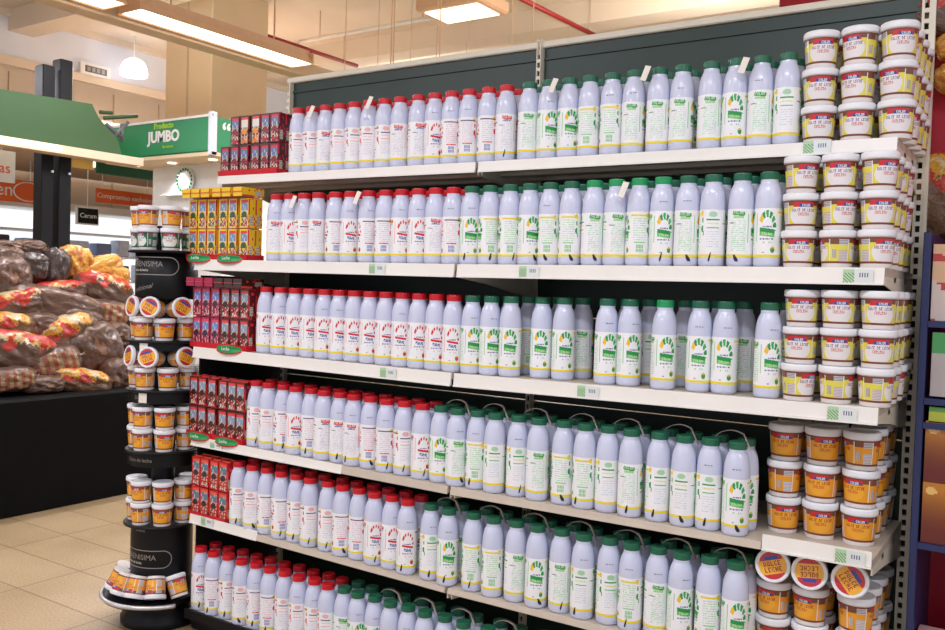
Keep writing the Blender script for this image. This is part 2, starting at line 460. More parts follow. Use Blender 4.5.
# base plinth
b = MB(); zz = deck(6, X0)-.021
b.box(X0+.004, X2-.004, D+.02, YB-.03, .004, zz)
gb(b, 'plinth', M['black'])
b = MB().box(X0-.031, X0-.022, D+.06, YB+.02, .004, ZB[2]+H-.02); gb(b, 'side_panel', M['slot'])
b = MB(); b.box(X0+.002, X2-.002, D-.016, D-.004, zz-.012, zz+.026); gb(b, 'bottom_lip', M['black'])

# ---------------------------------------------------------------- bottles
proto_bottle = {}
def make_bottle(kind, loc, rot, label, group, swap, mark, date):
    if kind not in proto_bottle:
        r = empty('milk_bottle', loc, rot, label, 'bottle', group)
        link('body', me_body, r); lb = link('label', me_label[kind], r); link('cap', me_cap[kind], r)
        proto_bottle[kind] = r
        if mark is not None:
            link('film_mark', me_mark[mark], r)
        return r
    src = proto_bottle[kind]
    r = dup(src, loc, rot, label, group, keep=('body', 'label', 'cap'), swap=swap)
    return r
ROWS = {
 1: ([299, 309.5, 325, 339, 355, 368, 385, 399.5, 419, 433, 451, 467, 489, 506, 530, 547, 570, 589, 613, 635, 660, 683, 712, 734, 761, 788], 14, 'DDCDDDDCCABBBC' 'CAABBCCCCACD'),
 2: ([277, 290, 303.5, 318, 336, 350.5, 369, 386, 402, 418, 436, 453, 471.5, 489.5, 511, 528.5, 549, 569, 595, 615, 638, 659, 689, 712.5, 743, 768], 12, 'CADCBABBAACB' 'ABBABBCCBACDCA'),
 3: ([266.7, 281, 295.5, 310, 325, 339.5, 354.6, 370, 385, 400.5, 417, 434.5, 453, 473, 491.5, 511.5, 543, 565, 608, 630.6, 665.5, 701, 725, 770], 13, 'A'*24),
 4: ([257, 269, 279, 291, 306, 321.7, 336, 351.4, 370, 387, 405, 422.8, 436.5, 455, 478, 496, 519, 539, 564.5, 586, 608.5, 632, 660, 685, 711, 738], 12, 'DDBABCCCBBDA' 'ACBDDCBBDCDDDA'),
 5: ([239.5, 253, 267, 281.5, 297, 310.5, 328.7, 343, 359, 375, 392, 408, 431.5, 449, 474, 494, 517, 538, 562, 584, 610, 632, 658.5, 682, 710, 736.5], 12, 'DDBBDDDBBAAA' 'DABBCACDDBCABA'),
 6: ([201, 214, 228.4, 242, 256.5, 270, 285, 299, 313.5, 328, 343.8, 358, 374.5, 390.5, 408, 425, 445, 463.5, 488, 508, 533, 556], 10, 'ABDDBBDDDD' 'CAACDBADDABC'),
}
SETBACK3 = {16: .035, 17: .03, 18: .012, 19: .015, 23: .0, 21: .012, 22: .015}
CAPXS = {}
rnd = random.Random(11)
for row, (xs, nred, faces) in ROWS.items():
    prev = None; n = len(xs); XW = []
    for i, px in enumerate(xs):
        y = YF[row]+(.048 if row < 4 else .034) + (SETBACK3.get(i, 0) if row == 3 else 0)
        if row in (4, 5, 6): y += .008 if i % 2 == 0 else 0
        z = deck(row, solve_x(px, y, deck(row, -1.5)+.24))
        x = solve_x(px, y, z+.24)
        if prev is not None and x-prev[0] < 2*RB+.0012 and abs(y-prev[1]) < .03:
            x = prev[0]+math.sqrt(max(0, (2*RB+.0012)**2-(y-prev[1])**2))
        prev = (x, y); XW.append((x, y))
        kind = 'red' if i < nred else 'green'
        fname, q = FACE[faces[i]]
        rz = camdir(x, y) + q*PI/2*-1 + rnd.uniform(-.22, .22) + (.12 if q == 0 else 0)
        swap = {}
        capword = kind
        if kind == 'green' and row == 3 and px in (665.5,): swap['cap'] = me_cap['bright']; capword = 'bright green'
        if kind == 'green' and row == 2 and 590 < px < 665: swap['cap'] = me_cap['bright']; capword = 'bright green'
        lab = '%s-capped bottle, %s out, %s from left in front row of %s' % (capword, fname, ORD[i], SHELF[row])
        r = make_bottle(kind, (x, y, deck(row, x)+.0005), rz, lab, '%s-capped bottles on the %s' % (kind, SHELF[row]), swap, None, None)
        if (row in (4, 5, 6) or (row == 2 and 9 < i) or (row == 1 and i in (12, 13))) and rnd.random() < .72:
            o = link('film_mark', me_mark[rnd.randrange(3)], r); o.rotation_euler = (0, 0, q*PI/2+rnd.uniform(-.3, .3))
        if rnd.random() < .4:
            o = link('date_code', me_date, r); o.rotation_euler = (0, 0, q*PI/2+rnd.uniform(-.2, .2))
    # second row behind
    prevx = None
    nb = 0
    for i, (x, y) in enumerate(XW):
        kind = 'red' if i < nred else 'green'
        yb = y + .0725 + (.0 if row != 3 else .0)
        if row == 3: yb = YF[3]+.048+.0725+.036
        xb = x + .002
        if row == 3 and i >= 16: xb = x + .022
        if prevx is not None and xb-prevx < 2*RB+.0012: xb = prevx+2*RB+.0012
        prevx = xb
        if xb > XW[-1][0]+.03: continue
        rz = camdir(xb, yb) - rnd.choice([0, 0, 1, 2, 3])*PI/2 + rnd.uniform(-.2, .2)
        lab = '%s-capped white bottle in second row of %s, behind the %s front bottle' % (kind, SHELF[row], ORD[i])
        make_bottle(kind, (xb, yb, deck(row, xb)+.0005), rz, lab, '%s-capped bottles behind the front row, %s' % (kind, SHELF[row]), {}, None, None)
    CAPXS[row] = XW

# carry handles of the shrink packs
def handle_arc(x0, x1, y, z, hgt):
    b = MB(); vs, fs = [], []; n = 14
    for i in range(n+1):
        t = i/n; x = x0+(x1-x0)*t; zz = z+hgt*math.sin(PI*min(1, t*1.05))**.7 - (.028*max(0, t-.8)/.2 if t > .8 else 0)
        for dy, dz in ((-.006, 0), (.006, 0), (.006, .0012), (-.006, .0012)): vs.append((x, y+dy, zz+dz))
    for i in range(n):
        for k in range(4): fs.append([i*4+k, i*4+(k+1) % 4, (i+1)*4+(k+1) % 4, (i+1)*4+k])
    fs += [[3, 2, 1, 0], [n*4, n*4+1, n*4+2, n*4+3]]
    return b.add(vs, fs, smooth=True)
hm = handle_arc(-.045, .050, 0, 0, .020).mesh('carry_handle', M['film'])
for row in (4, 5, 6):
    XW = CAPXS[row]
    for p in range(0, len(XW)-1, 2):
        if row == 4 and p < 12: continue
        if row in (5, 6) and p < 12: continue
        x = (XW[p][0]+XW[p+1][0])/2+.012; y = XW[p+1][1]+.036
        o = link('carry_handle', hm); o.location = (x, y, deck(row, x)+BH+.0015)
        tag(o, 'clear beige carry handle arched over the %s pair of bottles, %s' % (ORD[p//2], SHELF[row]), 'handle', 'carry handles on the bottle packs')
tm = MB().box(-.009, .009, -.0008, .0008, -.040, .006).mesh('handle_tab', M['tag'])
for row, pts in {1: [(313, 112), (371, 103), (555, 86), (647, 74), (745, 66)], 2: [(295, 202), (359, 198), (625, 190)]}.items():
    for k, (px, py) in enumerate(pts):
        y = YF[row]+.0115
        P = aty(px, py, y)
        o = link('handle_tab', tm); o.location = (P.x+.004, y-.006, P.z+.016); o.rotation_euler = (math.radians(-14), math.radians(15), 0)
        tag(o, 'white folded carry tab between bottle caps, %s from left on %s' % (ORD[k], SHELF[row]), 'tab', 'white carry tabs hanging on bottle packs')

# ---------------------------------------------------------------- tubs
def tub_paint(kind):
    bg = {'white': 'e6dc58', 'orange': 'eda02a', 'green': '1f6a4c'}[kind]
    mid = {'white': 'ece8ea', 'orange': 'f1ac30', 'green': 'e4ece4'}[kind]
    txt = {'white': '7a4a7c', 'orange': '9c1f1c', 'green': '206a3c'}[kind]
    N, K = 240, 50
    def fn(i, j):
        t = (j+.5)/K; half = i // 120; c = i % 120
        if t < .09 or t > .94: return L('7a3d2c') if kind != 'green' else L('26423a')
        if half == 0 or True:
            s = (c-60)/60.0
            if abs(s) < .62:
                if t > .74 and abs(s) < .42-.25*(t-.74): 
                    if .74 < t < .86 and -.18 < s < .34:
                        rr = int((.855-t)*K)
                        return L('ffffff') if fpix('COLUN', c-56, rr) else L('27489c')
                    return L('cf2430')
                if t > .80: return L('7a4a38') if kind != 'green' else L('1c4a3a')
                el = (s/.56)**2+((t-.42)/.42)**2 if kind != 'orange' else (s/.46)**2+((t-.45)/.33)**2
                if .56 < t < .70:
                    rr = int((.665-t)*K)
                    if fpix('DULCE DE LECHE', c-33, rr): return L(txt)
                if .40 < t < .52:
                    rr = int((.505-t)*K)
                    if fpix('CON CREMA' if False else 'CHILENO', c-47, rr): return L('c83a40')
                if kind == 'orange': return L(bg) if el > 1 else L(mid)
                return L(mid) if el < 1 else L(bg)
            if .62 <= abs(s) < .66: return L('f1efe9')
            if s > .66:
                if .2 < t < .55 and .72 < s < .9: return L('4a3a44') if c % 2 else L('f0ece8')
                return L(bg) if t < .75 else L('7a4a38')
            if t > .72: return L('8a8a98') if (j % 3) else L('e4e2e6')
            if t > .5: return L(bg)
            return L('d6d2d4') if j % 3 else L('a8909a')
    return N, K, fn
TH = .0875
def tub_meshes(kind):
    N, K, fn = tub_paint(kind)
    taper = lambda z: .0335+(z-.008)*(.0385-.0335)/.062 + .0004
    vs, fs, cs = cyl_grid(0, .010, .069, N, K, fn, a0=-PI/2-PI/2, taper=taper)
    return MB().add(vs, fs, cs, smooth=True).mesh('tub_label_'+kind, M['paintgloss'])
me_tub_body = MB().lathe([(.0325, 0), (.0332, .002), (.0335, .008), (.0385, .070), (.0392, .0745)], 48).mesh('tub_body', M['tubbody'])
LIDP = [(.0405, .0705), (.0412, .0710), (.0416, .0745), (.0416, .0825), (.0405, .0855), (.0390, .0868), (.0355, .0868), (.0345, .0850)]
me_lid = MB().lathe(LIDP, 48).mesh('lid', M['lid'])
me_tlabel = {k: tub_meshes(k) for k in ('white', 'orange', 'green')}
def lid_art(kind):
    n, k = 110, 34; R = .0325; vs, fs, cs = [], [], []
    for j in range(k+1):
        for i in range(n):
            a = 2*PI*i/n; r = R*j/k+.0002; vs.append((r*math.cos(a), r*math.sin(a), 0))
    for j in range(k):
        for i in range(n):
            a = 2*PI*(i+.5)/n; r = R*(j+.5)/k; x, y = r*math.cos(a)/R, r*math.sin(a)/R
            col = L('f2b233')
            if y > .38 and abs(x) < .8: col = L('c92a34')
            if .42 < y < .68 and abs(x) < .48: col = L('2c4aa0')
            if y < -.62: col = L('c92a34')
            for tx, yy in (('DULCE', .32), ('LECHE', -.12)):
                if x > -.62 and fpix(tx, int((x+.62)/.064), int(math.floor((yy-y)/.068))): col = L('a8281c')
            fs.append([j*n+i, j*n+(i+1) % n, (j+1)*n+(i+1) % n, (j+1)*n+i]); cs.append(col)
    return MB().add(vs, fs, cs, T=Matrix.Translation((0, 0, .0856))).mesh('lid_print', M['paintgloss'])
me_lidart = lid_art('orange')
proto_tub = {}
def make_tub(kind, loc, rot, label, group, art=False):
    if not isinstance(rot, tuple): rot = (0, 0, rot)
    if kind in proto_tub:
        r = dup(proto_tub[kind], loc, rot, label, group, keep=('body', 'label', 'lid'))
    else:
        r = empty('dessert_tub', loc, 0, label, 'tub', group); r.rotation_euler = rot
        link('body', me_tub_body, r); link('label', me_tlabel[kind], r); link('lid', me_lid, r)
        proto_tub[kind] = r
    r.scale = (1, 1, 1)
    if art: link('lid_print', me_lidart, r)
    return r
COLS = {1: [(822, 3), (858.5, 3), (898, 3)], 2: [(801, 3), (839.5, 3), (879, 3)], 3: [(801, 3), (837, 3), (877, 3)], 4: [(785, 3), (822, 3), (861, 3)], 5: [(776, 2), (812, 2), (858, 2)]}
TIER = {3: ['bottom', 'middle', 'top'], 2: ['lower', 'upper']}
COLN = ['left', 'middle', 'right']
DEPTH = ['front', 'second', 'third', 'fourth']
for row, cols in COLS.items():
    kind = 'white' if row < 4 else 'orange'
    colour = 'yellow and white label' if row < 4 else 'orange label'
    pz = None
    for ci, (px, nt_) in enumerate(cols):
        y0 = YF[row]+(.05 if row < 4 else .155 if row == 4 else .12); S = (1.11 if row == 1 else 1.075) if row < 4 else 1.115
        zz = deck(row, -.5)
        x = solve_x(px-(2.5 if row in (1, 5) else 1), y0, zz+.12)
        if pz is not None: x = max(x, pz+.0845*S)
        pz = x
        nd = 4 if ci == 2 else 2
        if row in (1,): nd = min(nd, 4)
        for dpt in range(nd):
            y = y0+dpt*.0865*S
            if y > YB-.047*S: break
            for t in range(nt_):
                jx = rnd.uniform(-.0008, .0008) if t < 2 else rnd.uniform(-.0015, .0015)
                ro = camdir(x, y)+rnd.choice([0, 0, .1, -.25, .5, -.6, 1.6])+rnd.uniform(-.1, .1)
                if row == 3: ro = camdir(x, y)+(rnd.uniform(-.25, .15) if t > 0 else rnd.choice([-.7, .8, 1.4]))
                lab = 'dessert tub with %s, %s tier of %s column, %s row, %s' % (colour, TIER[nt_][t], COLN[ci], DEPTH[dpt], SHELF[row])
                r_ = make_tub(kind, (x+jx, y, deck(row, x)+.0008+t*TH*S), ro, lab, 'dessert tubs at the right end of the %s' % SHELF[row]); r_.scale = (S, S, S)
# tubs lying on their side on top of the bottom stack, lids to the aisle
for ci, (px, py, sp) in enumerate([(772, 568, .3), (809, 570, PI+.1), (850, 577, -.9)]):
    zt = deck(5, -.5)+2*TH*1.115+.0008
    y = YF[5]+.045
    x = solve_x(px-3, y, zt+.045)
    R = Matrix.Rotation(math.atan2(-x, y)*.4, 4, 'Z') @ Matrix.Rotation(math.radians(83), 4, 'X') @ Matrix.Rotation(sp, 4, 'Z')
    e = R.to_euler()
    r_ = make_tub('orange', (x, y+.089, zt+.043), (e.x, e.y, e.z), 'orange dessert tub lying on its side, printed lid forward, above %s column of fifth shelf' % COLN[ci], 'tubs lying with lids forward on the fifth shelf', art=True); r_.scale = (1.08,)*3

# ---------------------------------------------------------------- juice cartons in trays at the left end
def carton_mesh(pal, seed):
    w, d, h = .046, .034, .112
    base, acc, sky, dark = (L(c) for c in pal)
    vs, fs, cs = [], [], []
    nx, nz, ny = 14, 34, 10
    def front(i, j):
        s = (i+.5)/nx; t = (j+.5)/nz
        if t > .93 or t < .03: return base
        if s < .12 or s > .90: return base
        if .84 < t < .93: return acc
        if .87 < t < .90 and .3 < s < .7: return L('ffffff')
        if .58 < t < .84: return sky if h2(i+seed, j*.3//1) > .2 else L('dfe0d8')
        if math.hypot((s-.5)/.33, (t-.45)/.10) < 1: return dark
        if t < .42 and h2(i*.7//1+seed*3, j*.5//1) > .45: return dark if h2(i, j+seed) > .4 else acc
        return L('ddd0c0') if h2(i+1, j*.5//1) > .4 else base
    def side(i, j):
        t = (j+.5)/nz; s = (i+.5)/ny
        if .08 < t < .42 and .2 < s < .75: return L('cfc8bc') if j % 3 else L('a29a90')
        return base if h2(i//2, j//3+seed) > .3 else acc
    def grid(P, U, V, nu, nv, fn):
        o = len(vs)
        for j in range(nv+1):
            for i in range(nu+1): vs.append(Vector(P)+Vector(U)*(i/nu)+Vector(V)*(j/nv))
        for j in range(nv):
            for i in range(nu): fs.append([o+j*(nu+1)+i, o+j*(nu+1)+i+1, o+(j+1)*(nu+1)+i+1, o+(j+1)*(nu+1)+i]); cs.append(fn(i, j))
    x, y = w/2, d/2
    grid((-x, -y, 0), (w, 0, 0), (0, 0, h), nx, nz, front); grid((x, y, 0), (-w, 0, 0), (0, 0, h), nx, nz, front)
    grid((x, -y, 0), (0, d, 0), (0, 0, h), ny, nz, side); grid((-x, y, 0), (0, -d, 0), (0, 0, h), ny, nz, side)
    grid((-x, -y, h), (w, 0, 0), (0, d, 0), 4, 3, lambda i, j: base); grid((-x, y, 0), (w, 0, 0), (0, -d, 0), 2, 2, lambda i, j: base)
    # folded seam on top
    o = len(vs); 
    for p in ((-x, -.001, h), (x, -.001, h), (x, -.001, h+.004), (-x, -.001, h+.004), (-x, .001, h), (x, .001, h), (x, .001, h+.004), (-x, .001, h+.004)): vs.append(Vector(p))
    for f in ([0, 1, 2, 3], [5, 4, 7, 6], [3, 2, 6, 7], [1, 5, 6, 2], [4, 0, 3, 7]): fs.append([o+k for k in f]); cs.append(acc)
    return MB().add(vs, fs, cs).mesh('carton_box', M['paintgloss'])
straw_me = MB().tube([(0, 0, 0), (0, 0, .07)], .002, 6).mesh('straw', M['white'])
PAL = {'dark': ('4a1c26', 'd8283a', '6a7aa8', '8a1a24'), 'face': ('3a2420', 'e0453a', 'e8e2d8', 'e8962a'), 'yellow': ('f2c81e', 'e0384a', '7d93b8', '2d5a3c'),
       'pink': ('a81648', 'e8405a', '6f8ac8', '3a1c3c'), 'choc': ('6a1a22', 'e8403c', '8fa0b8', '3a1a18'), 'red': ('c81a2a', 'f05a3a', '5a7a90', '1c2428')}
me_cart = {k: carton_mesh(v, i) for i, (k, v) in enumerate(PAL.items())}
CNAME = {'dark': 'maroon', 'face': 'dark orange-print', 'yellow': 'yellow', 'pink': 'magenta', 'choc': 'dark brown', 'red': 'bright red'}
def make_carton(kind, loc, rot, label, group):
    o = link('juice_carton', me_cart[kind]); o.location = loc; o.rotation_euler = rot
    return tag(o, label, 'carton', group)
TIERN = ['bottom', 'second', 'third', 'top']
CART = {  # row: (column px list, [kind per tier], lying top row, kinds)
 1: ([228, 237.5, 247, 258, 267.5, 277], ['dark', 'dark'], False),
 2: ([196, 205, 214.5, 226, 235.5, 247], ['yellow', 'yellow'], 'yellow'),
 3: ([200, 208.5, 218, 228, 237.5, 247], ['choc', 'pink'], 'pink'),
 4: ([198, 206.5, 216, 227, 236, 244], ['choc', 'choc'], False),
 5: ([199, 207.5, 217, 226], ['red', 'red'], False)}
TRAYH = .006
for row, (cols, tiers, lying) in CART.items():
    yf = YF[row]; grp = 'small drink cartons on the %s' % SHELF[row]
    X = []
    for px in cols:
        y = yf+.032; x = solve_x(px, y, deck(row, X0+.2)+.08)
        if X: x = max(x, X[-1]+.0475)
        X.append(x)
    lim = CAPXS[row][0][0]-RB-.027
    sh = min(0, lim-X[-1])
    X = [x+sh for x in X]
    for t, kind in enumerate(tiers):
        for ci, x in enumerate(X):
            if row == 1 and t == 1 and ci == 0: continue
            for dep in range(2):
                if dep == 1 and ci < len(X)-2 and t == 0: continue
                k2 = kind
                if row == 1 and t == 1 and ci in (2, 3): k2 = 'face'
                if row == 3 and ci > 2: k2 = 'choc'
                if row == 3 and ci <= 2: k2 = 'pink'
                z = deck(row, x)+TRAYH+.001+t*.1165
                lab = '%s drink carton, %s tier, %s from left, %s row, on %s' % (CNAME[k2], ['lower', 'upper'][t], ORD[ci], ['front', 'back'][dep], SHELF[row])
                make_carton(k2, (x, yf+.032+dep*.036, z), (0, 0, rnd.uniform(-.01, .01)), lab, grp)
    if lying:
        for ci, x in enumerate(X):
            k2 = lying if row == 2 or ci <= 2 else 'face'
            z = deck(row, x)+TRAYH+.001+2*.1165
            lab = '%s drink carton lying on top of the stack, %s from left, %s' % (CNAME[k2], ORD[ci], SHELF[row])
            make_carton(k2, (x, yf+.092, z+.0175), (PI/2, 0, 0), lab, grp)
    # tray
    x0t, x1t = X[0]-.028, X[-1]+.026
    t = empty('cardboard_tray', ((x0t+x1t)/2, yf+.05, deck(row, x0t)), 0, 'red cardboard tray under the %s drink cartons on the %s' % (CNAME[tiers[0]], SHELF[row]), 'tray', 'red trays under the drink cartons')
    b = MB(); cx = (x0t+x1t)/2; hw = (x1t-x0t)/2
    zl = lambda x: deck(row, x+cx)-deck(row, x0t)
    b.hexa([(-hw, -.040, zl(-hw)+.0004), (hw, -.040, zl(hw)+.0004), (hw, .045, zl(hw)+.0004), (-hw, .045, zl(-hw)+.0004), (-hw, -.040, zl(-hw)+TRAYH), (hw, -.040, zl(hw)+TRAYH), (hw, .045, zl(hw)+TRAYH), (-hw, .045, zl(-hw)+TRAYH)])
    b.build('tray_base', M['traycard'], t)
    b = MB()
    b.hexa([(-hw, -.0425, zl(-hw)+.0004), (hw, -.0425, zl(hw)+.0004), (hw, -.0408, zl(hw)+.0004), (-hw, -.0408, zl(-hw)+.0004), (-hw, -.0445, zl(-hw)+.022), (hw, -.0445, zl(hw)+.022), (hw, -.0425, zl(hw)+.022), (-hw, -.0425, zl(-hw)+.022)])
    b.hexa([(hw-.0015, -.0425, zl(hw)+TRAYH), (hw, -.0425, zl(hw)+TRAYH), (hw, .045, zl(hw)+TRAYH), (hw-.0015, .045, zl(hw)+TRAYH), (hw-.0015, -.0425, zl(hw)+.022), (hw, -.0425, zl(hw)+.022), (hw, .045, zl(hw)+.022), (hw-.0015, .045, zl(hw)+.022)])
    b.build('tray_lip', M['traycard'], t)
    if row in (2, 3, 4):
        cents = [(-hw*.52, hw*.46), (hw*.50, hw*.46)] if row != 3 else [(hw*.45, hw*.5)]
        for (ccx, rw) in cents:
            def lip(rx, rz, y, col, nm):
                n = 28; vs = [(ccx, y-.016, zl(ccx)+.006)]; 
                for i in range(n):
                    a = 2*PI*i/n; vs.append((ccx+rx*math.cos(a), y-.016*(1-abs(math.cos(a))**2), zl(ccx)+.006+rz*math.sin(a)))
                vs += [(v[0], v[1]+.0015, v[2]) for v in vs]
                m_ = n+1
                fs = [[0, 1+i, 1+(i+1) % n] for i in range(n)]+[[m_, m_+1+(i+1) % n, m_+1+i] for i in range(n)]+[[1+i, m_+1+i, m_+1+(i+1) % n, 1+(i+1) % n] for i in range(n)]
                return MB().add(vs, fs).build(nm, col, t)
            lip(rw, .020, -.046, M['traycard'], 'tray_badge')
            lip(rw*.86, .0145, -.0484, M['traygreen'], 'badge_oval')
            text_part('badge_lettering', 'Leche', .019, facing_minus_y(ccx, -.0668, zl(ccx)+.007), M['white'], t, extrude=.0003)

# ---------------------------------------------------------------- round tower display
TC = Vector((-3.03, 2.33)); TL = 3.70
def zlev(py, L_=TL, px=157):
    v = ray(px, py); return H + v.z/math.hypot(v.x, v.y)*L_
tw = empty('round_display_tower', (TC.x, TC.y, 0), 0, 'black round display tower of dessert tubs at the left end of the shelving', 'display stand')
def twl(prof, name, material, n=48): return MB().lathe(prof, n).build(name, material, tw)
P1, P2, P3, P4, P5 = (zlev(y, 3.69) for y in (250, 341, 391, 452.5, 527))
zd1 = zlev(299); zd5 = zlev(585)
twl([(.045, .02), (.045, P1+.10)], 'core_pole', M['black'])
for nm, z, r in (('platform', P1, .150), ('platform', P2, .150), ('platform', P3, .150), ('platform', P4, .150), ('platform', P5, .150)):
    twl([(r-.004, z-.010), (r, z-.008), (r, z-.002), (r-.004, z)], nm, M['black'])
TZ0 = .115
dr = [twl([(.119, zd1), (.121, zd1+.003), (.121, P1-.011), (.119, P1-.0105)], 'drum', M['black'], 64),
      twl([(.121, TZ0+.02), (.121, P5-.011)], 'drum', M['black'], 64)]
for zt, hgt in ((P2, .028), (P3, .040), (P4, .05)):
    twl([(.138, zt-.012-hgt), (.138, zt-.0105)], 'sign_band', M['black'], 64)
def wrap(vs, r, z, a_c):
    out = []
    for v in vs:
        a = a_c + v.x/r; rr = r+v.z
        out.append((rr*math.cos(a), rr*math.sin(a), z+v.y))
    return out
ac = math.atan2(-TC.y, -TC.x)           # angle towards the camera
def badge(zc, a0):
    r = .1212
    outl = []
    n = 20; hw, hh = .125, .036
    loop = []
    for i in range(n+1): a = -PI/2+PI*i/n; loop.append((hw+hh*math.cos(a), hh*math.sin(a)))
    for i in range(n+1): a = PI/2+PI*i/n; loop.append((-hw+hh*math.cos(a), hh*math.sin(a)))
    # subdivide the long sides
    pts = []
    for i in range(len(loop)):
        p, q = loop[i], loop[(i+1) % len(loop)]; L_ = math.hypot(q[0]-p[0], q[1]-p[1]); k = max(1, int(L_/.01))
        for j in range(k): pts.append((p[0]+(q[0]-p[0])*j/k, p[1]+(q[1]-p[1])*j/k))
    n = len(pts); vs = []
    for sc_ in (0, .0035):
        for (x, y) in pts:
            l = math.hypot(x-max(-hw, min(hw, x)), y) or 1
            cx = max(-hw, min(hw, x)); vs.append(Vector((cx+(x-cx)*(1-sc_/l), y*(1-sc_/l), .0008)))
    w = wrap(vs, r, zc, a0)
    MB().add(w, [[i, (i+1) % n, n+(i+1) % n, n+i] for i in range(n)]).build('badge_outline', M['silver'], tw)
    for txt, size, dy, sx in (('LA SERENISIMA', .030, .006, 1.0), ('dulce de leche', .014, -.017, 1.0)):
        vs, fs = text_geo(txt, size); vs = [Vector((v.x*sx, v.y+dy, .0008)) for v in vs]
        MB().add(wrap(vs, r, zc, a0), fs).build('badge_lettering', M['silver'] if size > .02 else M['tag'], tw)
badge(P1-.010-.052, ac-.95)
badge(zlev(560), ac-1.0)
vs, fs = text_geo('Tradicional', .026, shear=.35); vs = [Vector((v.x, v.y+.22*v.x, .0008)) for v in vs]
MB().add(wrap(vs, .1212, zlev(289), ac-.95), fs).build('script_lettering', M['silver'], tw)
for zz, tx in ((P3-.030, 'Dulce'), (P4-.034, 'Dulce de leche'), (P5-.020, 'Dulce')):
    vs, fs = text_geo(tx, .020); rr = .1385 if zz != P5-.020 else .1212
    MB().add(wrap([Vector((v.x, v.y, .0008)) for v in vs], rr, zz, ac-.75), fs).build('band_lettering', M['silver'], tw)
# little price cards on the front left of the platforms
for zz in (P2-.028, P3-.030):
    a = ac-.62; vs = [Vector((x, y, .0022)) for x, y in ((-.018, -.019), (.018, -.019), (.018, .019), (-.018, .019))]
    vs += [Vector((v.x, v.y, .0032)) for v in vs]
    MB().add(wrap(vs, .1385, zz, a), [[3, 2, 1, 0], [4, 5, 6, 7], [0, 1, 5, 4], [1, 2, 6, 5], [2, 3, 7, 6], [3, 0, 4, 7]]).build('price_card', M['tag'], tw)
def clipx(mb, lim):
    for i, v in enumerate(mb.v):
        if v.x > lim and v.y > -.07: mb.v[i] = Vector((lim, v.y, v.z))
    return mb
cl = X0-.022-TC.x
b = clipx(MB().lathe([(.150, .0), (.155, .005), (.155, .03), (.125, .06), (.125, TZ0-.012)], 48), cl); b.build('base', M['black'], tw)
TR = .228
b = clipx(MB().lathe([(TR-.02, TZ0-.014), (TR, TZ0-.004), (TR, TZ0+.004), (TR-.004, TZ0+.006)], 64), cl); b.build('tray', M['black'], tw)
pts = [(TR*math.cos(a), TR*math.sin(a), TZ0+.008) for a in [math.radians(k) for k in range(48, 340, 4)]]
b = clipx(MB().tube(pts, .0085, 10), cl); b.build('chrome_rim', M['chrome'], tw)
# tubs on the tower
def ring(z, kind, tiers, nm, r=.104, n=7, ph=0):
    for t in range(tiers):
        for k in range(n):
            a = ac + ph + (k-(n-1)/2)*2*PI/n
            if abs(a-ac) > 2.0: continue
            x, y = TC.x+r*math.cos(a), TC.y+r*math.sin(a)
            kk = kind[t]
            col = {'orange': 'orange', 'green': 'dark green', 'white': 'yellow'}[kk]
            tier = '' if tiers == 1 else [' lower', ' upper'][t]
            lab = '%s-labelled tub, %s clockwise seen from above, %s%s ring of the tower' % (col, ORD[6-k], nm, tier)
            make_tub(kk, (x, y, z+.0005+t*TH), a+PI/2+rnd.uniform(-.5, .5), lab, 'tubs around the %s ring of the tower' % nm)
ring(P1, ['green', 'orange'], 2, 'topmost', ph=.12)
ring(P2, ['orange'], 1, 'second', ph=-.05)
ring(P3, ['orange'], 1, 'third', ph=.1)
ring(P4, ['orange', 'orange'], 2, 'fourth', ph=.02)
ring(P5, ['orange', 'orange'], 2, 'lowest full', ph=.0)
k = 0
for lvl, zc, L3 in (('second', P2, [-1.05, -.42, .42]), ('third', P3, [-1.15, -.45, .55])):
    for q, da in enumerate(L3):
        a = ac+da; r = .128
        x, y = TC.x+r*math.cos(a), TC.y+r*math.sin(a)
        # axis of the tub points outwards, slightly up
        ax = Vector((math.cos(a), math.sin(a), .12)).normalized()
        R = ax.to_track_quat('Z', 'Y').to_matrix() @ Matrix.Rotation(rnd.uniform(-.6, .6), 3, 'Z')
        base = Vector((x, y, zc+TH+.043))-ax*.060
        e = R.to_euler()
        make_tub('orange', base, (e.x, e.y, e.z), 'orange tub lying with printed lid outward above %s ring, %s from left' % (lvl, ORD[q]), 'tubs lying lids outward on the tower', art=True)
for q, da in enumerate([-1.9, -1.46, -1.02, -.58, -.12]):
    a = ac+da; r = .180
    ax = Vector((math.cos(a)*.42, math.sin(a)*.42, -1)).normalized()
    R = ax.to_track_quat('Z', 'Y').to_matrix() @ Matrix.Rotation(PI/2+a, 3, 'Z')
    R = Matrix(R)
    foot = Vector((TC.x+r*math.cos(a), TC.y+r*math.sin(a), TZ0+.022))
    base = foot - ax*.0868 + Vector((0, 0, .003))
    e = R.to_euler()
    make_tub('orange', base, (e.x, e.y, e.z), 'upturned orange tub leaning on the drum above the chrome tray, %s from left' % ORD[q], 'tubs leaning on the round tray')
a = ac+.42; ax = Vector((math.cos(a)*-.30-.2, math.sin(a)*-.1, 1)).normalized(); e = ax.to_track_quat('Z', 'Y').to_euler()
make_tub('orange', (TC.x+.175*math.cos(a), TC.y+.175*math.sin(a), TZ0+.022), (e.x, e.y, e.z), 'orange tub tilted lid up at right end of the round tray', 'tubs leaning on the round tray')
#PART2

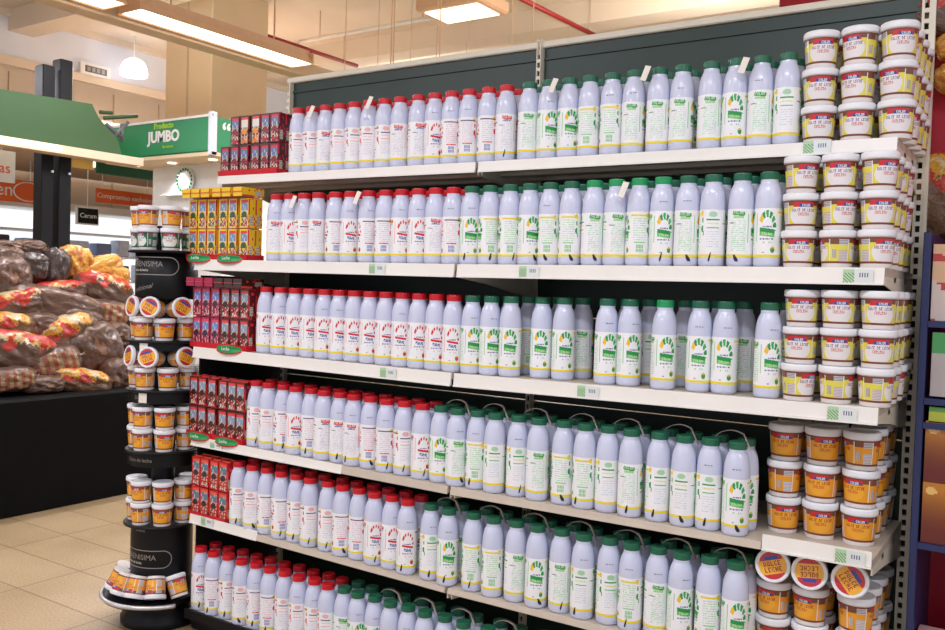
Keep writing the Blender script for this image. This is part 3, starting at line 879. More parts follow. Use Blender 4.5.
# ---------------------------------------------------------------- the hall
XL, XR, YN, YF2, CZ = -12.0, 4.5, -5.0, 17.0, 4.85
floor_m = mat('floor_tiles', 'cdb79a', .32, spec=.5)
nt = floor_m.node_tree; bs = nt.nodes['Principled BSDF']
tc = nt.nodes.new('ShaderNodeTexCoord'); mp = nt.nodes.new('ShaderNodeMapping')
mp.inputs['Location'].default_value = (4.41, -2.47, 0)
br = nt.nodes.new('ShaderNodeTexBrick'); br.offset = 0; br.inputs['Scale'].default_value = 1
br.inputs['Brick Width'].default_value = .60; br.inputs['Row Height'].default_value = .30; br.inputs['Mortar Size'].default_value = .004
br.inputs['Color1'].default_value = (*lin('ccb592'), 1); br.inputs['Color2'].default_value = (*lin('c2a985'), 1); br.inputs['Mortar'].default_value = (*lin('9c8260'), 1)
nz = nt.nodes.new('ShaderNodeTexNoise'); nz.inputs['Scale'].default_value = 120; nz.inputs['Detail'].default_value = 5
nz2 = nt.nodes.new('ShaderNodeTexNoise'); nz2.inputs['Scale'].default_value = 2.5
rp = nt.nodes.new('ShaderNodeValToRGB'); rp.color_ramp.elements[0].position = .35; rp.color_ramp.elements[0].color = (.72, .70, .66, 1); rp.color_ramp.elements[1].position = .6; rp.color_ramp.elements[1].color = (1, 1, 1, 1)
rp2 = nt.nodes.new('ShaderNodeValToRGB'); rp2.color_ramp.elements[0].color = (.8, .78, .75, 1); rp2.color_ramp.elements[0].position = .3; rp2.color_ramp.elements[1].position = .7
m1 = nt.nodes.new('ShaderNodeMix'); m1.data_type = 'RGBA'; m1.blend_type = 'MULTIPLY'; m1.inputs[0].default_value = 1
m2 = nt.nodes.new('ShaderNodeMix'); m2.data_type = 'RGBA'; m2.blend_type = 'MULTIPLY'; m2.inputs[0].default_value = 1
lk = nt.links.new
lk(tc.outputs['Object'], mp.inputs['Vector']); lk(mp.outputs['Vector'], br.inputs['Vector']); lk(tc.outputs['Object'], nz.inputs['Vector']); lk(tc.outputs['Object'], nz2.inputs['Vector'])
lk(nz.outputs['Fac'], rp.inputs['Fac']); lk(nz2.outputs['Fac'], rp2.inputs['Fac'])
lk(br.outputs['Color'], m1.inputs[6]); lk(rp.outputs['Color'], m1.inputs[7]); lk(m1.outputs[2], m2.inputs[6]); lk(rp2.outputs['Color'], m2.inputs[7]); lk(m2.outputs[2], bs.inputs['Base Color'])
struct('floor', MB().box(XL-1, XR, YN, YF2, -.1, 0), floor_m)
struct('ceiling', MB().box(XL-1, XR, YN, YF2, CZ, CZ+.1), M['ceil'])
struct('wall_left', MB().box(XL-.2, XL, YN, YF2, 0, CZ), M['wallcream'])
struct('wall_back', MB().box(XL, XR, YF2-.2, YF2, 0, CZ), M['ceil'])
zt_, zb_ = atx(0, 20, XL).z, atx(0, 62, XL).z
struct('trim_1', MB().box(XL, XL+.35, YN, YF2-.2, zb_, zt_), M['wallwhite'])          # white bulkhead
struct('trim_2', MB().box(XL+.35, XL+.40, YN, YF2-.2, zt_-.02, zt_+.10), M['ceil'])
struct('trim_3', MB().box(XL+.35, XL+.39, YN, YF2-.2, zb_-.10, zb_+.02), M['wallcream'])
b = MB()
for k in range(14): y = 5+k*.8; b.box(XL+.001, XL+.02, y, y+.02, 2.2, zb_-.1)
struct('trim_4', b, M['beam'])
# ceiling beams running across
for k, y in enumerate([3.4, 6.4, 9.6, 12.6, 15.6]):
    struct('trim_%d' % (k+5), MB().box(XL, XR, y, y+.35, CZ-.28, CZ-.001), M['ceil'])

# square column
a = aty(165, 100, 7); b_ = aty(211, 100, 7)
Yc2 = atx(267, 100, b_.x).y
col = MB().box(a.x, b_.x, 7, Yc2, 0, CZ-.001, b=.01)
o = empty('column', ((a.x+b_.x)/2, 7, 0), 0, 'tall cream panelled column rising behind the green sign box', 'column')
def child(mb, name, material, root):
    for i, v in enumerate(mb.v): mb.v[i] = v - Vector(root.location)
    return mb.build(name, material, root)
child(col, 'shaft', M['cream'], o)
sx = aty(186.5, 100, 6.99).x; sx2 = aty(210, 100, 6.99).x
child(MB().box(sx-.012, sx+.012, 6.992, 7.0, 0, CZ-.002), 'joint_strip', M['beam'], o)
child(MB().box(a.x, b_.x, 6.995, 7.0, 2.1, 2.104), 'panel_seam', M['beam'], o)

# digital clock on the bulkhead
P = atx(94, 71, XL+.37)
c = empty('wall_clock', (XL+.35, P.y, P.z), 0, 'white framed rectangular display with grey digits on the white bulkhead', 'display')
child(MB().box(XL+.352, XL+.42, P.y-.24, P.y+.24, P.z-.085, P.z+.085, b=.004), 'frame', M['white'], c)
child(MB().box(XL+.42, XL+.425, P.y-.17, P.y+.17, P.z-.045, P.z+.045), 'screen', M['grille'], c)
for k in range(4):
    yy = P.y-.14+k*.075
    child(MB().box(XL+.425, XL+.428, yy, yy+.05, P.z-.03, P.z+.03), 'digit', M['silver'], c)

# pendant lamp
def pendant(px, py, Y, r, label):
    P = aty(px, py, Y)
    o = empty('pendant_lamp', (P.x, P.y, P.z), 0, label, 'lamp')
    prof = [(r*1.0, -.55*r), (r*1.02, -.30*r), (r*.96, .15*r), (r*.75, .55*r), (r*.35, .78*r), (r*.08, .85*r)]
    MB().lathe(prof, 36).build('shade', M['lampblue'], o)
    MB().tube([(0, 0, .84*r), (0, 0, CZ-P.z-.002)], .008, 6).build('cord', M['white'], o)
pendant(134, 69, 8.0, .185, 'glowing white dome pendant lamp beside the cream column')

# fluorescent trunk lighting over the aisle, running away from the camera
fx0, fx1 = -5.50, -5.24; fz = 3.2
def fixture(name, x0, x1, y0, y1, z, label, cat, group=None, tubes=2, glow='lamp'):
    o = empty(name, ((x0+x1)/2, (y0+y1)/2, z), 0, label, cat, group)
    cx, cy = (x0+x1)/2, (y0+y1)/2; hw, hl = (x1-x0)/2, (y1-y0)/2
    b = MB()
    for s in (-1, 1):
        xa, xb = sorted((s*hw, s*(hw-.008)))
        b.hexa([(s*hw*1.0-.004, -hl, -.0), (s*hw*1.0+.004, -hl, -.0), (s*hw*1.0+.004, hl, -.0), (s*hw*1.0-.004, hl, -.0), (s*hw*.55-.004, -hl, .07), (s*hw*.55+.004, -hl, .07), (s*hw*.55+.004, hl, .07), (s*hw*.55-.004, hl, .07)])
    b.box(-hw*.58, hw*.58, -hl, hl, .066, .12)
    for s in (-1, 1): b.box(-hw*.9, hw*.9, s*hl-.006, s*hl+.006, .004, .10)
    b.build('reflector', M['lampbody'], o)
    MB().box(-hw*.80, hw*.80, -hl+.02, hl-.02, .006, .016).build('diffuser', M[glow], o)
    for yy in (-hl*.6, hl*.6):
        MB().tube([(0, yy, .118), (0, yy, CZ-z-.002)], .006, 6).build('hanger', M['lampbody'], o)
    return o
ya = atz(130, 10, fz).y; yb = atz(300, 67, fz).y
fixture('fluorescent_light', fx0, fx1, ya+.03, yb, fz, 'long glowing fluorescent light reaching across the cream column', 'light', 'fluorescent lights of the trunk line')
fixture('fluorescent_light', fx0, fx1, ya-1.62, ya-.08, fz, 'fluorescent light cut off by the upper left corner of the photo', 'light', 'fluorescent lights of the trunk line')
o = MB().box(-5.70, -5.53, YN+.5, yb+2.6, fz-.02, fz+.10, b=.01).build('cable_trunking', M['beam'])
o = tag(o, 'long beige trunking beam running beside the fluorescent lights', 'trunking')
for yy in (0, 2.2, yb+1.5): MB().tube([(-5.615, yy, fz+.098), (-5.615, yy, CZ-.001)], .006, 6).build('hanger', M['beam'], o)
fixture('fluorescent_light', fx0, fx1, yb+.9, yb+2.2, fz, 'small fluorescent light just above the left end of the shelving', 'light', 'fluorescent lights of the trunk line')
pendant(272, 44, 11, .12, 'small glowing lamp hanging past the end of the long fluorescent light')

# ceiling light box and pipes beyond the shelving
P = atz(462, 15, 4.35)
o = empty('square_ceiling_light', (P.x, P.y, P.z), 0, 'square beige light box hanging over the far side of the shelving', 'light')
MB().box(-.42, .42, -.30, .30, .02, .16, b=.02).build('housing', M['lampbody'], o)
MB().box(-.34, .34, -.22, .22, .008, .02).build('diffuser', M['lampdim'], o)
for s in (-1, 1): MB().tube([(s*.3, 0, .158), (s*.3, 0, CZ-P.z-.002)], .008, 6).build('hanger', M['beam'], o)
def pipe(pts, r, material, name, label, cat):
    o = tag(MB().tube(pts, r, 10).build(name, material), label, cat)
    if cat == 'pipe':
        for q in (.15, .85):
            m_ = Vector(pts[0]).lerp(Vector(pts[1]), q)
            MB().tube([m_, (m_.x, m_.y, CZ-.001)], .006, 6).build('hanger', M['beam'], o)
    return o
zc = 4.45
pipe([atz(258, 33, zc), atz(357, 66, zc)], .028, M['pipe'], 'sprinkler_pipe', 'dark red pipe under the ceiling above the red-capped bottles', 'pipe')
pipe([atz(518, -3, zc), atz(600, 38, zc)], .028, M['pipe'], 'sprinkler_pipe', 'dark red pipe under the ceiling above the middle of the shelving', 'pipe')
pipe([atz(300, 42, 4.5), atz(447, 15, 4.5)], .022, M['white'], 'conduit', 'thin white conduit running to the square ceiling light', 'pipe')
P1_ = atz(205, 3, 4.5); 
for k, (px, py) in enumerate([(345, 60), (378, 55), (411, 45), (437, 40), (467, 40), (512, 30), (533, 30)]):
    P = aty(px, py, 7+.4*(k % 3))
    pipe([(P.x, P.y, CZ-.002), (P.x, P.y, 3.0)], .0035, M['beam'], 'hanging_wire', 'thin wire hanging from the ceiling, %s from left' % ORD[k], 'wire')

# red hanging sign beyond the shelving at top right
P = aty(779, 6, 4.6); Q = aty(900, -20, 4.6)
b = MB().box(P.x, P.x+1.2, 4.6, 4.64, P.z-.16, P.z+.45, b=.005)
tag(b.build('hanging_sign', M['redsign']), 'plain red hanging sign behind the top right of the shelving', 'sign')

# ---------------------------------------------------------------- sign kiosk
Yk = 5.0
A = aty(124, 120, Yk); B = aty(210, 114, Yk)
zt1, zb1 = B.z, aty(210, 153, Yk).z
k0 = empty('sign_kiosk', ((A.x+B.x)/2, Yk, 0), 0, 'kiosk with green header box and white column behind the round tower', 'kiosk')
child(MB().box(A.x-.25, B.x, Yk+.012, Yk+1.6, zb1+.01, zt1-.01), 'header_box', M['signgreen'], k0)
child(MB().box(A.x-.25, B.x+.03, Yk, Yk+.012, zb1+.025, zt1-.02), 'header_front', M['signgreen'], k0)
child(MB().box(A.x-.25, B.x+.045, Yk-.01, Yk+.0, zt1-.02, zt1+.0), 'header_trim', M['white'], k0)
child(MB().box(A.x-.25, B.x+.045, Yk-.012, Yk+1.6, zb1-.02, zb1+.01), 'soffit', M['cream'], k0)
child(MB().box(B.x+.0, B.x+.045, Yk-.02, Yk+.045, zb1-.02, zt1+.02, b=.006), 'corner_post', M['wallwhite'], k0)
P = aty(164, 133, Yk)
text_part('header_lettering', 'JUMBO', .135, Matrix.Translation((-k0.location.x, -k0.location.y, 0)) @ facing_minus_y(P.x, Yk-.004, P.z-.035), M['white'], k0, .003, bold=.004)
text_part('header_lettering', 'Producto', .07, Matrix.Translation((-k0.location.x, -k0.location.y, 0)) @ facing_minus_y(P.x, Yk-.004, P.z+.062), M['lime'], k0, .003, bold=.002)
text_part('header_lettering', 'tu marca', .04, Matrix.Translation((-k0.location.x, -k0.location.y, 0)) @ facing_minus_y(P.x+.06, Yk-.004, P.z-.120), M['lime'], k0, .003)
text_part('side_lettering', '“', .22, Matrix.Translation((-k0.location.x, -k0.location.y, 0)) @ facing_plus_x(B.x+.003, atx(226, 138, B.x).y, P.z-.02), M['white'], k0, .003, bold=.004)
text_part('side_lettering', 'Calidad', .19, Matrix.Translation((-k0.location.x, -k0.location.y, 0)) @ facing_plus_x(B.x+.003, atx(234, 138, B.x).y+.33, P.z-.01), M['yellow'], k0, .003, bold=.004)
ca, cb = aty(153, 175, Yk+.35), aty(216, 175, Yk+.35)
na, nb_ = aty(172, 175, Yk+.35), aty(197, 175, Yk+.35)
zc0 = zb1-.02
b = MB().box(ca.x, cb.x+.1, Yk+.35, Yk+1.2, 0, zc0)
zledge = aty(184, 193, Yk+.3).z
child(MB().box(na.x-.05, nb_.x+.05, Yk+.26, Yk+.349, zledge-.02, zledge), 'ledge', M['white'], k0)
child(b, 'kiosk_column', M['white'], k0)
for (px, py) in ((136, 159), (172, 156), (213, 154)):
    P = aty(px, py, Yk+.18)
    child(MB().lathe([(.035, zb1-.026), (.035, zb1-.019)], 20, T=Matrix.Translation((P.x, Yk+.18, 0))), 'spotlight', M['lamp'], k0)
l = bpy.data.lights.new('spot', 'SPOT'); l.energy = 9; l.spot_size = 1.5; l.color = lin('f2f6ff'); l.shadow_soft_size = .05
lo = bpy.data.objects.new('kiosk_spot', l); C.objects.link(lo); lo.location = ((na.x+nb_.x)/2, Yk+.15, zb1-.04); lo.rotation_euler = (math.radians(25), 0, 0)
# round plate of product art in the niche
P = aty(184.5, 187, Yk+.3)
o = empty('display_plate', (P.x, Yk+.31, P.z), 0, 'round plate rimmed with green leaves on the ledge of the lit kiosk column', 'plate')
zn = zledge - P.z
b = MB().lathe([(.0, -.01), (.10, -.01), (.115, .0), (.11, .008), (.0, .008)], 40, T=Matrix.Translation((0, 0, zn+.115)) @ Matrix.Rotation(PI/2, 4, 'X')); b.build('plate', M['white'], o)
b = MB()
for k in range(18):
    a = 2*PI*k/18
    b.lathe([(.004, -.002), (.014, 0), (.004, .004)], 6, T=Matrix.Translation((.10*math.cos(a), -.016, zn+.115+.10*math.sin(a))) @ Matrix.Rotation(PI/2, 4, 'X'))
b.build('leaf_rim', M['signgreen'], o)

# ---------------------------------------------------------------- bread stall
CX = -4.95
y0c, y1c = 1.6, 4.4
b = MB().box(CX-1.2, CX, y0c, y1c, .0, .67, b=.01)
tag(b.build('bread_counter', M['counter']), 'long black counter under the pile of wrapped bread', 'counter')
b = MB(); vs = [(CX-.42, y0c+.05, .671), (CX-.42, y1c-.05, .671), (CX-1.19, y1c-.05, .671), (CX-1.19, y0c+.05, .671), (CX-1.12, y0c+.05, 1.25), (CX-1.12, y1c-.05, 1.25), (CX-1.19, y1c-.05, 1.25), (CX-1.19, y0c+.05, 1.25)]
b.add(vs, [[0, 1, 5, 4], [4, 5, 6, 7], [7, 6, 2, 3], [3, 0, 4, 7], [1, 2, 6, 5], [0, 3, 2, 1]])
tag(b.build('sloped_rack', M['counter']), 'black sloping rack that carries the wrapped bread on the counter', 'rack')
for k, (px, w_) in enumerate([(43, .12), (60.5, .125)]):
    xp = -6.32
    P = atx(px, 240, xp); zt = atx([46, 65][k], [66, 61][k], xp).z
    o = empty('black_post', (xp, P.y, 0), 0, ['shorter square black post rising through the green canopy', 'taller square black post rising through the green canopy'][k], 'post', None)
    MB().box(-.06, .05, -w_/2+.012, w_/2-.012, .0, zt, b=.006).build('post', M['black'], o)
    MB().box(-.08, .07, -w_/2-.0, w_/2+.0, 0, .03).build('foot', M['black'], o)
    MB().lathe([(.010, 0), (.010, .012)], 12, T=Matrix.Translation((.05, .03, atx(57, 173, xp).z)) @ Matrix.Rotation(PI/2, 4, 'Y')).build('bolt', M['chrome'], o)
# green canopy
Xc = -6.05
def cy(px, py, X=Xc): return atx(px, py, X)
outline = [cy(-60, 70), cy(0, 89), cy(92, 104), cy(99, 118), cy(118, 140), cy(122, 157), cy(60, 150), cy(0, 139), cy(-60, 128)]
b = MB(); n = len(outline)
vs = [tuple(p) for p in outline]+[(p.x-.06, p.y, p.z) for p in outline]
b.add(vs, [list(range(n)), [n+i for i in range(n-1, -1, -1)]]+[[i, i+n, (i+1) % n+n, (i+1) % n] for i in range(n)])
cn = empty('market_canopy', (Xc, 3.4, 0), 0, 'sage green market canopy over the bread, black posts rising through it', 'canopy')
child(b, 'fascia', M['sage'], cn)
pa, pb = cy(-60, 128), cy(122, 157)
child(MB().hexa([(Xc-.04, pa.y, pa.z-.06), (Xc+.10, pa.y, pa.z-.06), (Xc+.10, pb.y+.12, pb.z-.06), (Xc-.04, pb.y+.12, pb.z-.06), (Xc-.04, pa.y, pa.z), (Xc+.10, pa.y, pa.z), (Xc+.10, pb.y+.12, pb.z), (Xc-.04, pb.y+.12, pb.z)]), 'edge_beam', M['beam'], cn)
child(MB().box(Xc+.101, Xc+.12, pa.y, cy(52, 150).y, pa.z-.045, pa.z-.020), 'strip_light', M['lamp'], cn)
# truss at the right end of the canopy
for (p, q) in (((104, 118), (137, 116)), ((106, 124), (122, 138)), ((112, 139), (128, 122)), ((100, 112), (112, 113)), ((122, 124), (122, 142))):
    child(MB().tube([cy(*p, X=Xc-.2), cy(*q, X=Xc-.2)], .016, 6), 'truss_bar', M['sage'] if p[1] < 119 else M['grille'], cn)

# bags of bread
def bag_mesh(kind, seed, bl):
    rr = random.Random(seed); vs, fs, cs = [], [], []
    nu, nv = 84, 60
    brown = {'plain': '6a4e40', 'label': '6c4f40', 'yellow': '7a5a40', 'stripe': '60463c', 'sticker': '463a36', 'amber': 'd89a3c'}[kind]
    for j in range(nv+1):
        t = -1+2*j/nv
        # along the length (x); loaf swells, the ends pinch
        e = (1-abs(t)**3.2)**.42 if abs(t) < 1 else 0
        x = t*.5
        for i in range(nu):
            a = 2*PI*i/nu; c, s = math.cos(a), math.sin(a)
            p = 3.6; r = (abs(c)**p+abs(s)**p)**(-1/p)
            y, z = c*r*.5*e, s*r*.5*e
            nn = noise.noise(Vector((x*6+seed, y*6, z*6)))*.05 + noise.noise(Vector((x*16, y*16+seed, z*16)))*.022 + .012*math.sin(a*3+x*22+seed)
            k = 1+nn*1.6
            vs.append((x*(1+nn*.3), y*k, z*k))
    for j in range(nv):
        for i in range(nu):
            fs.append([j*nu+i, j*nu+(i+1) % nu, (j+1)*nu+(i+1) % nu, (j+1)*nu+i])
            t = -1+2*(j+.5)/nv; a = math.degrees(2*PI*(i+.5)/nu); top = 20 < a < 160
            side = 200 < a < 340
            n1 = noise.noise(Vector((t*3+seed, a*.03, seed)))+.35*noise.noise(Vector((t*11+seed, a*.11, seed)))
            col = L(brown)
            if kind in ('label', 'yellow') and 35+n1*30 < a < 165+n1*30 and abs(t+.1) < .75+n1*.3:
                col = L('c8342a') if (kind == 'label' and n1 > -.1) or n1 > .18 else L('e0a834')
                if n1 < -.22: col = L('d8c4a0')
            if kind == 'stripe' and (a > 320 or a < 40 or 140 < a < 220) and abs(t) < .8: col = L('9c5040') if int((t+1)*7) % 2 else L('a88a60')
            if kind == 'sticker' and abs(t+.1) < .45 and a > 180 and 230 < a < 310: col = L('c8302a')
            if kind == 'amber': col = L('e0a23c') if n1 > -.25 else L('c8742c')
            if n1 > .38 and kind == 'plain': col = L('a8806a')
            cs.append(col)
    b = MB(); b.add(vs, fs, cs, smooth=True)
    # gathered end of the wrapper
    o = []; n = 14
    tv, tf, tcx = [], [], []
    for j, (xx, rr2) in enumerate([(.485, .07), (.51, .035), (.54, .05), (.57, .09)]):
        for i in range(n):
            a = 2*PI*i/n; w = rr2*(1+.25*math.sin(a*4+seed)); tv.append((xx, w*math.cos(a), w*math.sin(a)*.7))
    for j in range(3):
        for i in range(n): tf.append([j*n+i, j*n+(i+1) % n, (j+1)*n+(i+1) % n, (j+1)*n+i]); tcx.append(L('a08472'))
    b.add(tv, tf, tcx, smooth=True)
    return b.mesh('bread_'+kind, M['dust'])
me_bag = {(k, s): bag_mesh(k, s*3.7+i, 0) for i, k in enumerate(('plain', 'label', 'yellow', 'stripe', 'sticker', 'amber')) for s in (1, 2)}
BAGS = [ # px, py, w, h, tilt, kind, description
 (11, 260, 30, 22, 0, 'plain', 'dark brown upright pack at the back left of the bread pile'), (12, 246, 30, 9, 0, 'plain', 'flat dark pack lying on the pack at back left'),
 (33, 247, 26, 12, 0, 'plain', 'small dark pack on top of the pack with red sticker'),
 (34, 267, 30, 24, 3, 'sticker', 'dark pack with square red sticker left of the black posts'), (58, 268, 22, 32, 18, 'sticker', 'tilted pack with red sticker leaning on the black posts'),
 (8, 278, 46, 34, -12, 'plain', 'thick rolled bread bag at the left edge, second layer'), (26, 302, 50, 22, -14, 'label', 'bread bag with red and yellow label above the long brown bag'),
 (62, 292, 46, 18, -8, 'label', 'thin red-labelled bag directly below the black posts'), (60, 308, 82, 32, 12, 'plain', 'long plain brown bread bag in the middle of the pile'),
 (108, 290, 52, 26, 14, 'label', 'brown bag with red sticker beside the tower drum'), (106, 313, 46, 22, 4, 'stripe', 'brown bag tucked beside the tower below the red-stickered bag'),
 (12, 327, 44, 24, 5, 'yellow', 'yellow-labelled bread bag at the left edge of the pile'), (42, 325, 34, 20, 0, 'plain', 'small plain bag in the gap at the middle left'),
 (72, 335, 54, 32, -16, 'yellow', 'bread bag with bright yellow and red peak at the pile centre'), (84, 322, 40, 24, 10, 'plain', 'shadowed plain bag behind the yellow and red peak'),
 (22, 352, 68, 34, 10, 'label', 'wide brown bag with red top edge at lower left'), (58, 364, 48, 26, -16, 'stripe', 'red-striped bread pack at the bottom middle'),
 (98, 350, 50, 40, -25, 'plain', 'big plain brown bag by the tower'), (14, 380, 42, 20, -5, 'stripe', 'red-striped bread pack at the bottom left corner'),
 (86, 382, 52, 22, 12, 'yellow', 'dull bag with faint yellow label at the bottom of the pile'), (121, 374, 28, 26, 0, 'plain', 'small brown bag at the bottom right beside the tower'),
 (45, 385, 38, 14, 0, 'plain', 'flat dark bag at the bottom centre of the pile'), (118, 335, 26, 22, 0, 'plain', 'small dark bag half hidden by the tower'),
 (100, 270, 46, 18, -24, 'amber', 'bright amber bread bag at the top right of the pile'), (80, 264, 26, 30, 12, 'amber', 'round orange woven-looking loaf at right of the black posts'),
 (118, 276, 26, 18, 8, 'amber', 'small orange bag touching the tower drum'),
]
for k, (px, py, w_, h_, tilt, kind, desc) in enumerate(BAGS):
    t = (400-py)/150.0
    X = CX-.10-.82*t
    P = atx(px, py, X); axial = (P-Vector((0, 0, H))).dot(dv); sc_ = axial/F
    Lx = w_*sc_*1.22; Hz = h_*sc_*1.22; dep = max(.18, min(.30, Hz*1.5))
    o = link('bread_bag', me_bag[(kind, 1+k % 2)])
    o.location = (P.x-dep*.28, P.y, P.z); o.scale = (Lx, dep, Hz)
    # length runs along world Y, faces the aisle
    o.rotation_euler = (Matrix.Rotation(math.radians(rnd.uniform(-14, 14)), 4, 'Z') @ Matrix.Rotation(math.radians(78), 4, 'Z') @ Matrix.Rotation(math.radians(tilt), 4, 'Y')).to_euler()
    tag(o, desc, 'bread', 'wrapped bread bags piled on the black counter')

# ---------------------------------------------------------------- far side of the hall behind the stall
Xf = -11.0
def fbox(name, px0, py0, px1, py1, X, d, material, label, cat, group=None):
    A = atx(px0, py0, X); B = atx(px1, py1, X)
    return tag(MB().box(X-d, X, A.y, B.y, B.z, A.z).build(name, material), label, cat, group), A, B
wc = empty('wall_cooler', (Xf, 7, 0), 0, 'long brightly lit white wall cooler far behind the bread stall', 'cooler')
zt = atx(0, 205, Xf).z
child(MB().box(Xf-.9, Xf-.45, 5.0, 11.5, 0, zt), 'cabinet', M['white'], wc)
child(MB().box(Xf-.9, Xf, 5.0, 11.5, 0, .75), 'base_cabinet', M['white'], wc)
child(MB().box(Xf-.9, Xf+.05, 5.0, 11.5, zt, zt+.10), 'top_panel', M['white'], wc)
child(MB().box(Xf-.45, Xf-.44, 5.02, 11.48, .9, zt-.01), 'lit_back', M['litwhite'], wc)
for q in (.95, 1.3, 1.65, 1.95):
    if q < zt-.1: child(MB().box(Xf-.44, Xf-.10, 5.02, 11.48, q, q+.025), 'cooler_shelf', M['white'], wc)
rr = random.Random(5)
nitem = 0
cols_ = [('litter', 'd8dde8', 'pale'), ('l2', '7a8ab0', 'blue'), ('l3', 'b04038', 'red'), ('l4', '3c5a44', 'green'), ('l5', 'e0b048', 'yellow'), ('l6', '44404a', 'dark')]
for nme, hx, _ in cols_: M[nme] = mat('carton_'+nme, hx, .5, noise_amt=.15)
for q in (.975, 1.325, 1.675):
    y = 5.9
    while y < 10.9:
        nme, hx, cn_ = rr.choice(cols_[:2]+cols_[:1]*2+cols_); w_ = rr.uniform(.16, .30); hh = rr.uniform(.14, .25)
        if q+hh < zt-.05 and nitem < 60:
            nitem += 1
            tag(MB().box(Xf-.38, Xf-.16, y, y+w_, q+.001, q+hh, b=.012).build('grocery_pack', M[nme]), '%s pack in the lit wall cooler, %s from the left, %s shelf' % (cn_, ORD[min(29, int((y-5.9)/.28))], {.975: 'lowest', 1.325: 'middle', 1.675: 'upper'}[q]), 'grocery', 'packs in the far wall cooler')
        y += w_+rr.uniform(.05, .2)
# banners above the cooler
zl = atx(60, 160, -10).z
def banner(px0, py0, px1, py1, X, txt, label, size, ring_=False, txtx=None):
    A = atx(px0, py0, X); B = atx(px1, py1, X)
    o = empty('orange_banner', (X, (A.y+B.y)/2, (A.z+B.z)/2), 0, label, 'banner')
    hy, hz = abs(B.y-A.y)/2, abs(A.z-B.z)/2
    MB().box(-.03, 0, -hy, hy, -hz, hz, b=.004).build('board', M['orange'], o)
    text_part('banner_lettering', txt, size, facing_plus_x(.003, txtx or 0, 0), M['white'], o, .003)
    if ring_:
        b = MB(); b.lathe([(.17, .001), (.19, .001), (.19, .006), (.17, .006)], 32, cap0=False, cap1=False, T=Matrix.Translation((0, hy*.72, 0)) @ Matrix.Rotation(PI/2, 4, 'Y') @ Matrix.Diagonal((.62, 1, 1, 1)))
        b.build('banner_emblem', M['white'], o)
    for s in (-1, 1): MB().tube([(-.015, s*hy*.8, hz-.002), (-.015, s*hy*.8, zl-o.location.z-.001)], .006, 6).build('hanger', M['white'], o)
banner(-30, 174, 37, 204, -10.4, 'Jarden', 'orange banner ending in den hanging at the left edge', .22, True, -.18)
banner(97, 188, 153, 208, -10.2, 'Compromiso exclusivo', 'orange banner with a line of white words left of the kiosk', .088, False)
P = atx(88, 216, -9.6)
o = empty('dark_sign', (P.x, P.y, P.z), 0, 'small dark sign with white frame right of the black posts', 'sign')
MB().box(-.03, 0, -.145, .145, -.105, .105, b=.004).build('frame', M['white'], o)
MB().box(0, .006, -.128, .128, -.088, .088).build('board', M['black'], o)
text_part('sign_lettering', 'Ceram', .078, facing_plus_x(.008, 0, 0), M['white'], o, .002)
MB().tube([(-.015, 0, .103), (-.015, 0, zl-P.z-.001)], .006, 6).build('hanger', M['white'], o)
P = atx(2, 166, -9.0)
o = empty('white_sign', (P.x, P.y, P.z), 0, 'white hanging sign with red letters cut by the left edge', 'sign')
MB().box(-.03, 0, -.35, .14, -.16, .16, b=.004).build('board', M['white'], o)
text_part('sign_lettering', 'Frutas', .15, facing_plus_x(.003, -.10, -.02), M['orange'], o, .002)
MB().tube([(-.015, 0, .158), (-.015, 0, zl-P.z-.001)], .006, 6).build('hanger', M['white'], o)
# lower ceiling of the far department, with its strip lights and panels
struct('trim_10', MB().box(XL+.4, -7.6, 3.6, 9.6, zl, zl+.10), M['beam'])
for k, (a_, b_) in enumerate([((5, 166), (35, 172)), ((70, 177), (97, 183)), ((75, 170), (97, 173))]):
    A = atx(*a_, -8.8-.5*k); B = atx(*b_, -8.8-.5*k)
    tag(MB().box(A.x-.05, A.x+.05, A.y, B.y, zl-.05, zl+.0).build('strip_light', M['lampdim']), ['glowing strip light left of the black posts under the far ceiling', 'glowing strip light right of the black posts', 'shorter strip light right of the posts, farther back'][k], 'light')
A = atx(98, 163, -8.2); B = atx(120, 176, -8.2)
tag(MB().box(-8.24, -8.2, A.y, B.y+.7, B.z, zl).build('green_panel', M['darkgreen']), 'dark green panel under the canopy beside the kiosk', 'panel')
A = atx(72, 163, -8.0); B = atx(93, 170, -8.0)
tag(MB().box(-8.04, -8.0, A.y, B.y, B.z, zl).build('ochre_panel', M['ochre']), 'ochre panel under the canopy right of the black posts', 'panel')
# produce stand with leafy greens between stall and cooler
tag(MB().box(-8.6, -7.7, 5.2, 6.7, 0, .98, b=.02).build('produce_stand', M['white']), 'white produce stand behind the bread stall', 'stand')
for k in range(10):
    y = 5.32+k*.145; hx = ['c8cc3a', '5a8a34', 'e08a2c', 'b8c048', '3c6c30'][k % 5]
    nm = 'prod%d' % (k % 5)
    if nm not in M: M[nm] = mat(nm, hx, .6, noise_amt=.4, nscale=14, bump=.4)
    b = MB(); prof = []
    for q in range(9):
        a = PI*q/8; prof.append((max(.001, .062*math.sin(a)*(1+.15*math.sin(q*2.1+k))), -.09*math.cos(a)))
    vsn = len(b.v); b.lathe(prof, 18)
    for i, v in enumerate(b.v): b.v[i] = v*(1+.22*noise.noise(v*18+Vector((k, 0, 0))))
    o = b.build('leafy_vegetable', M[nm]); o.location = (-7.85, y, 1.075)
    tag(o, '%s leafy vegetable on the produce stand, %s from left' % (['yellow-green', 'green', 'orange', 'pale green', 'dark green'][k % 5], ORD[k]), 'vegetable', 'vegetables on the produce stand')

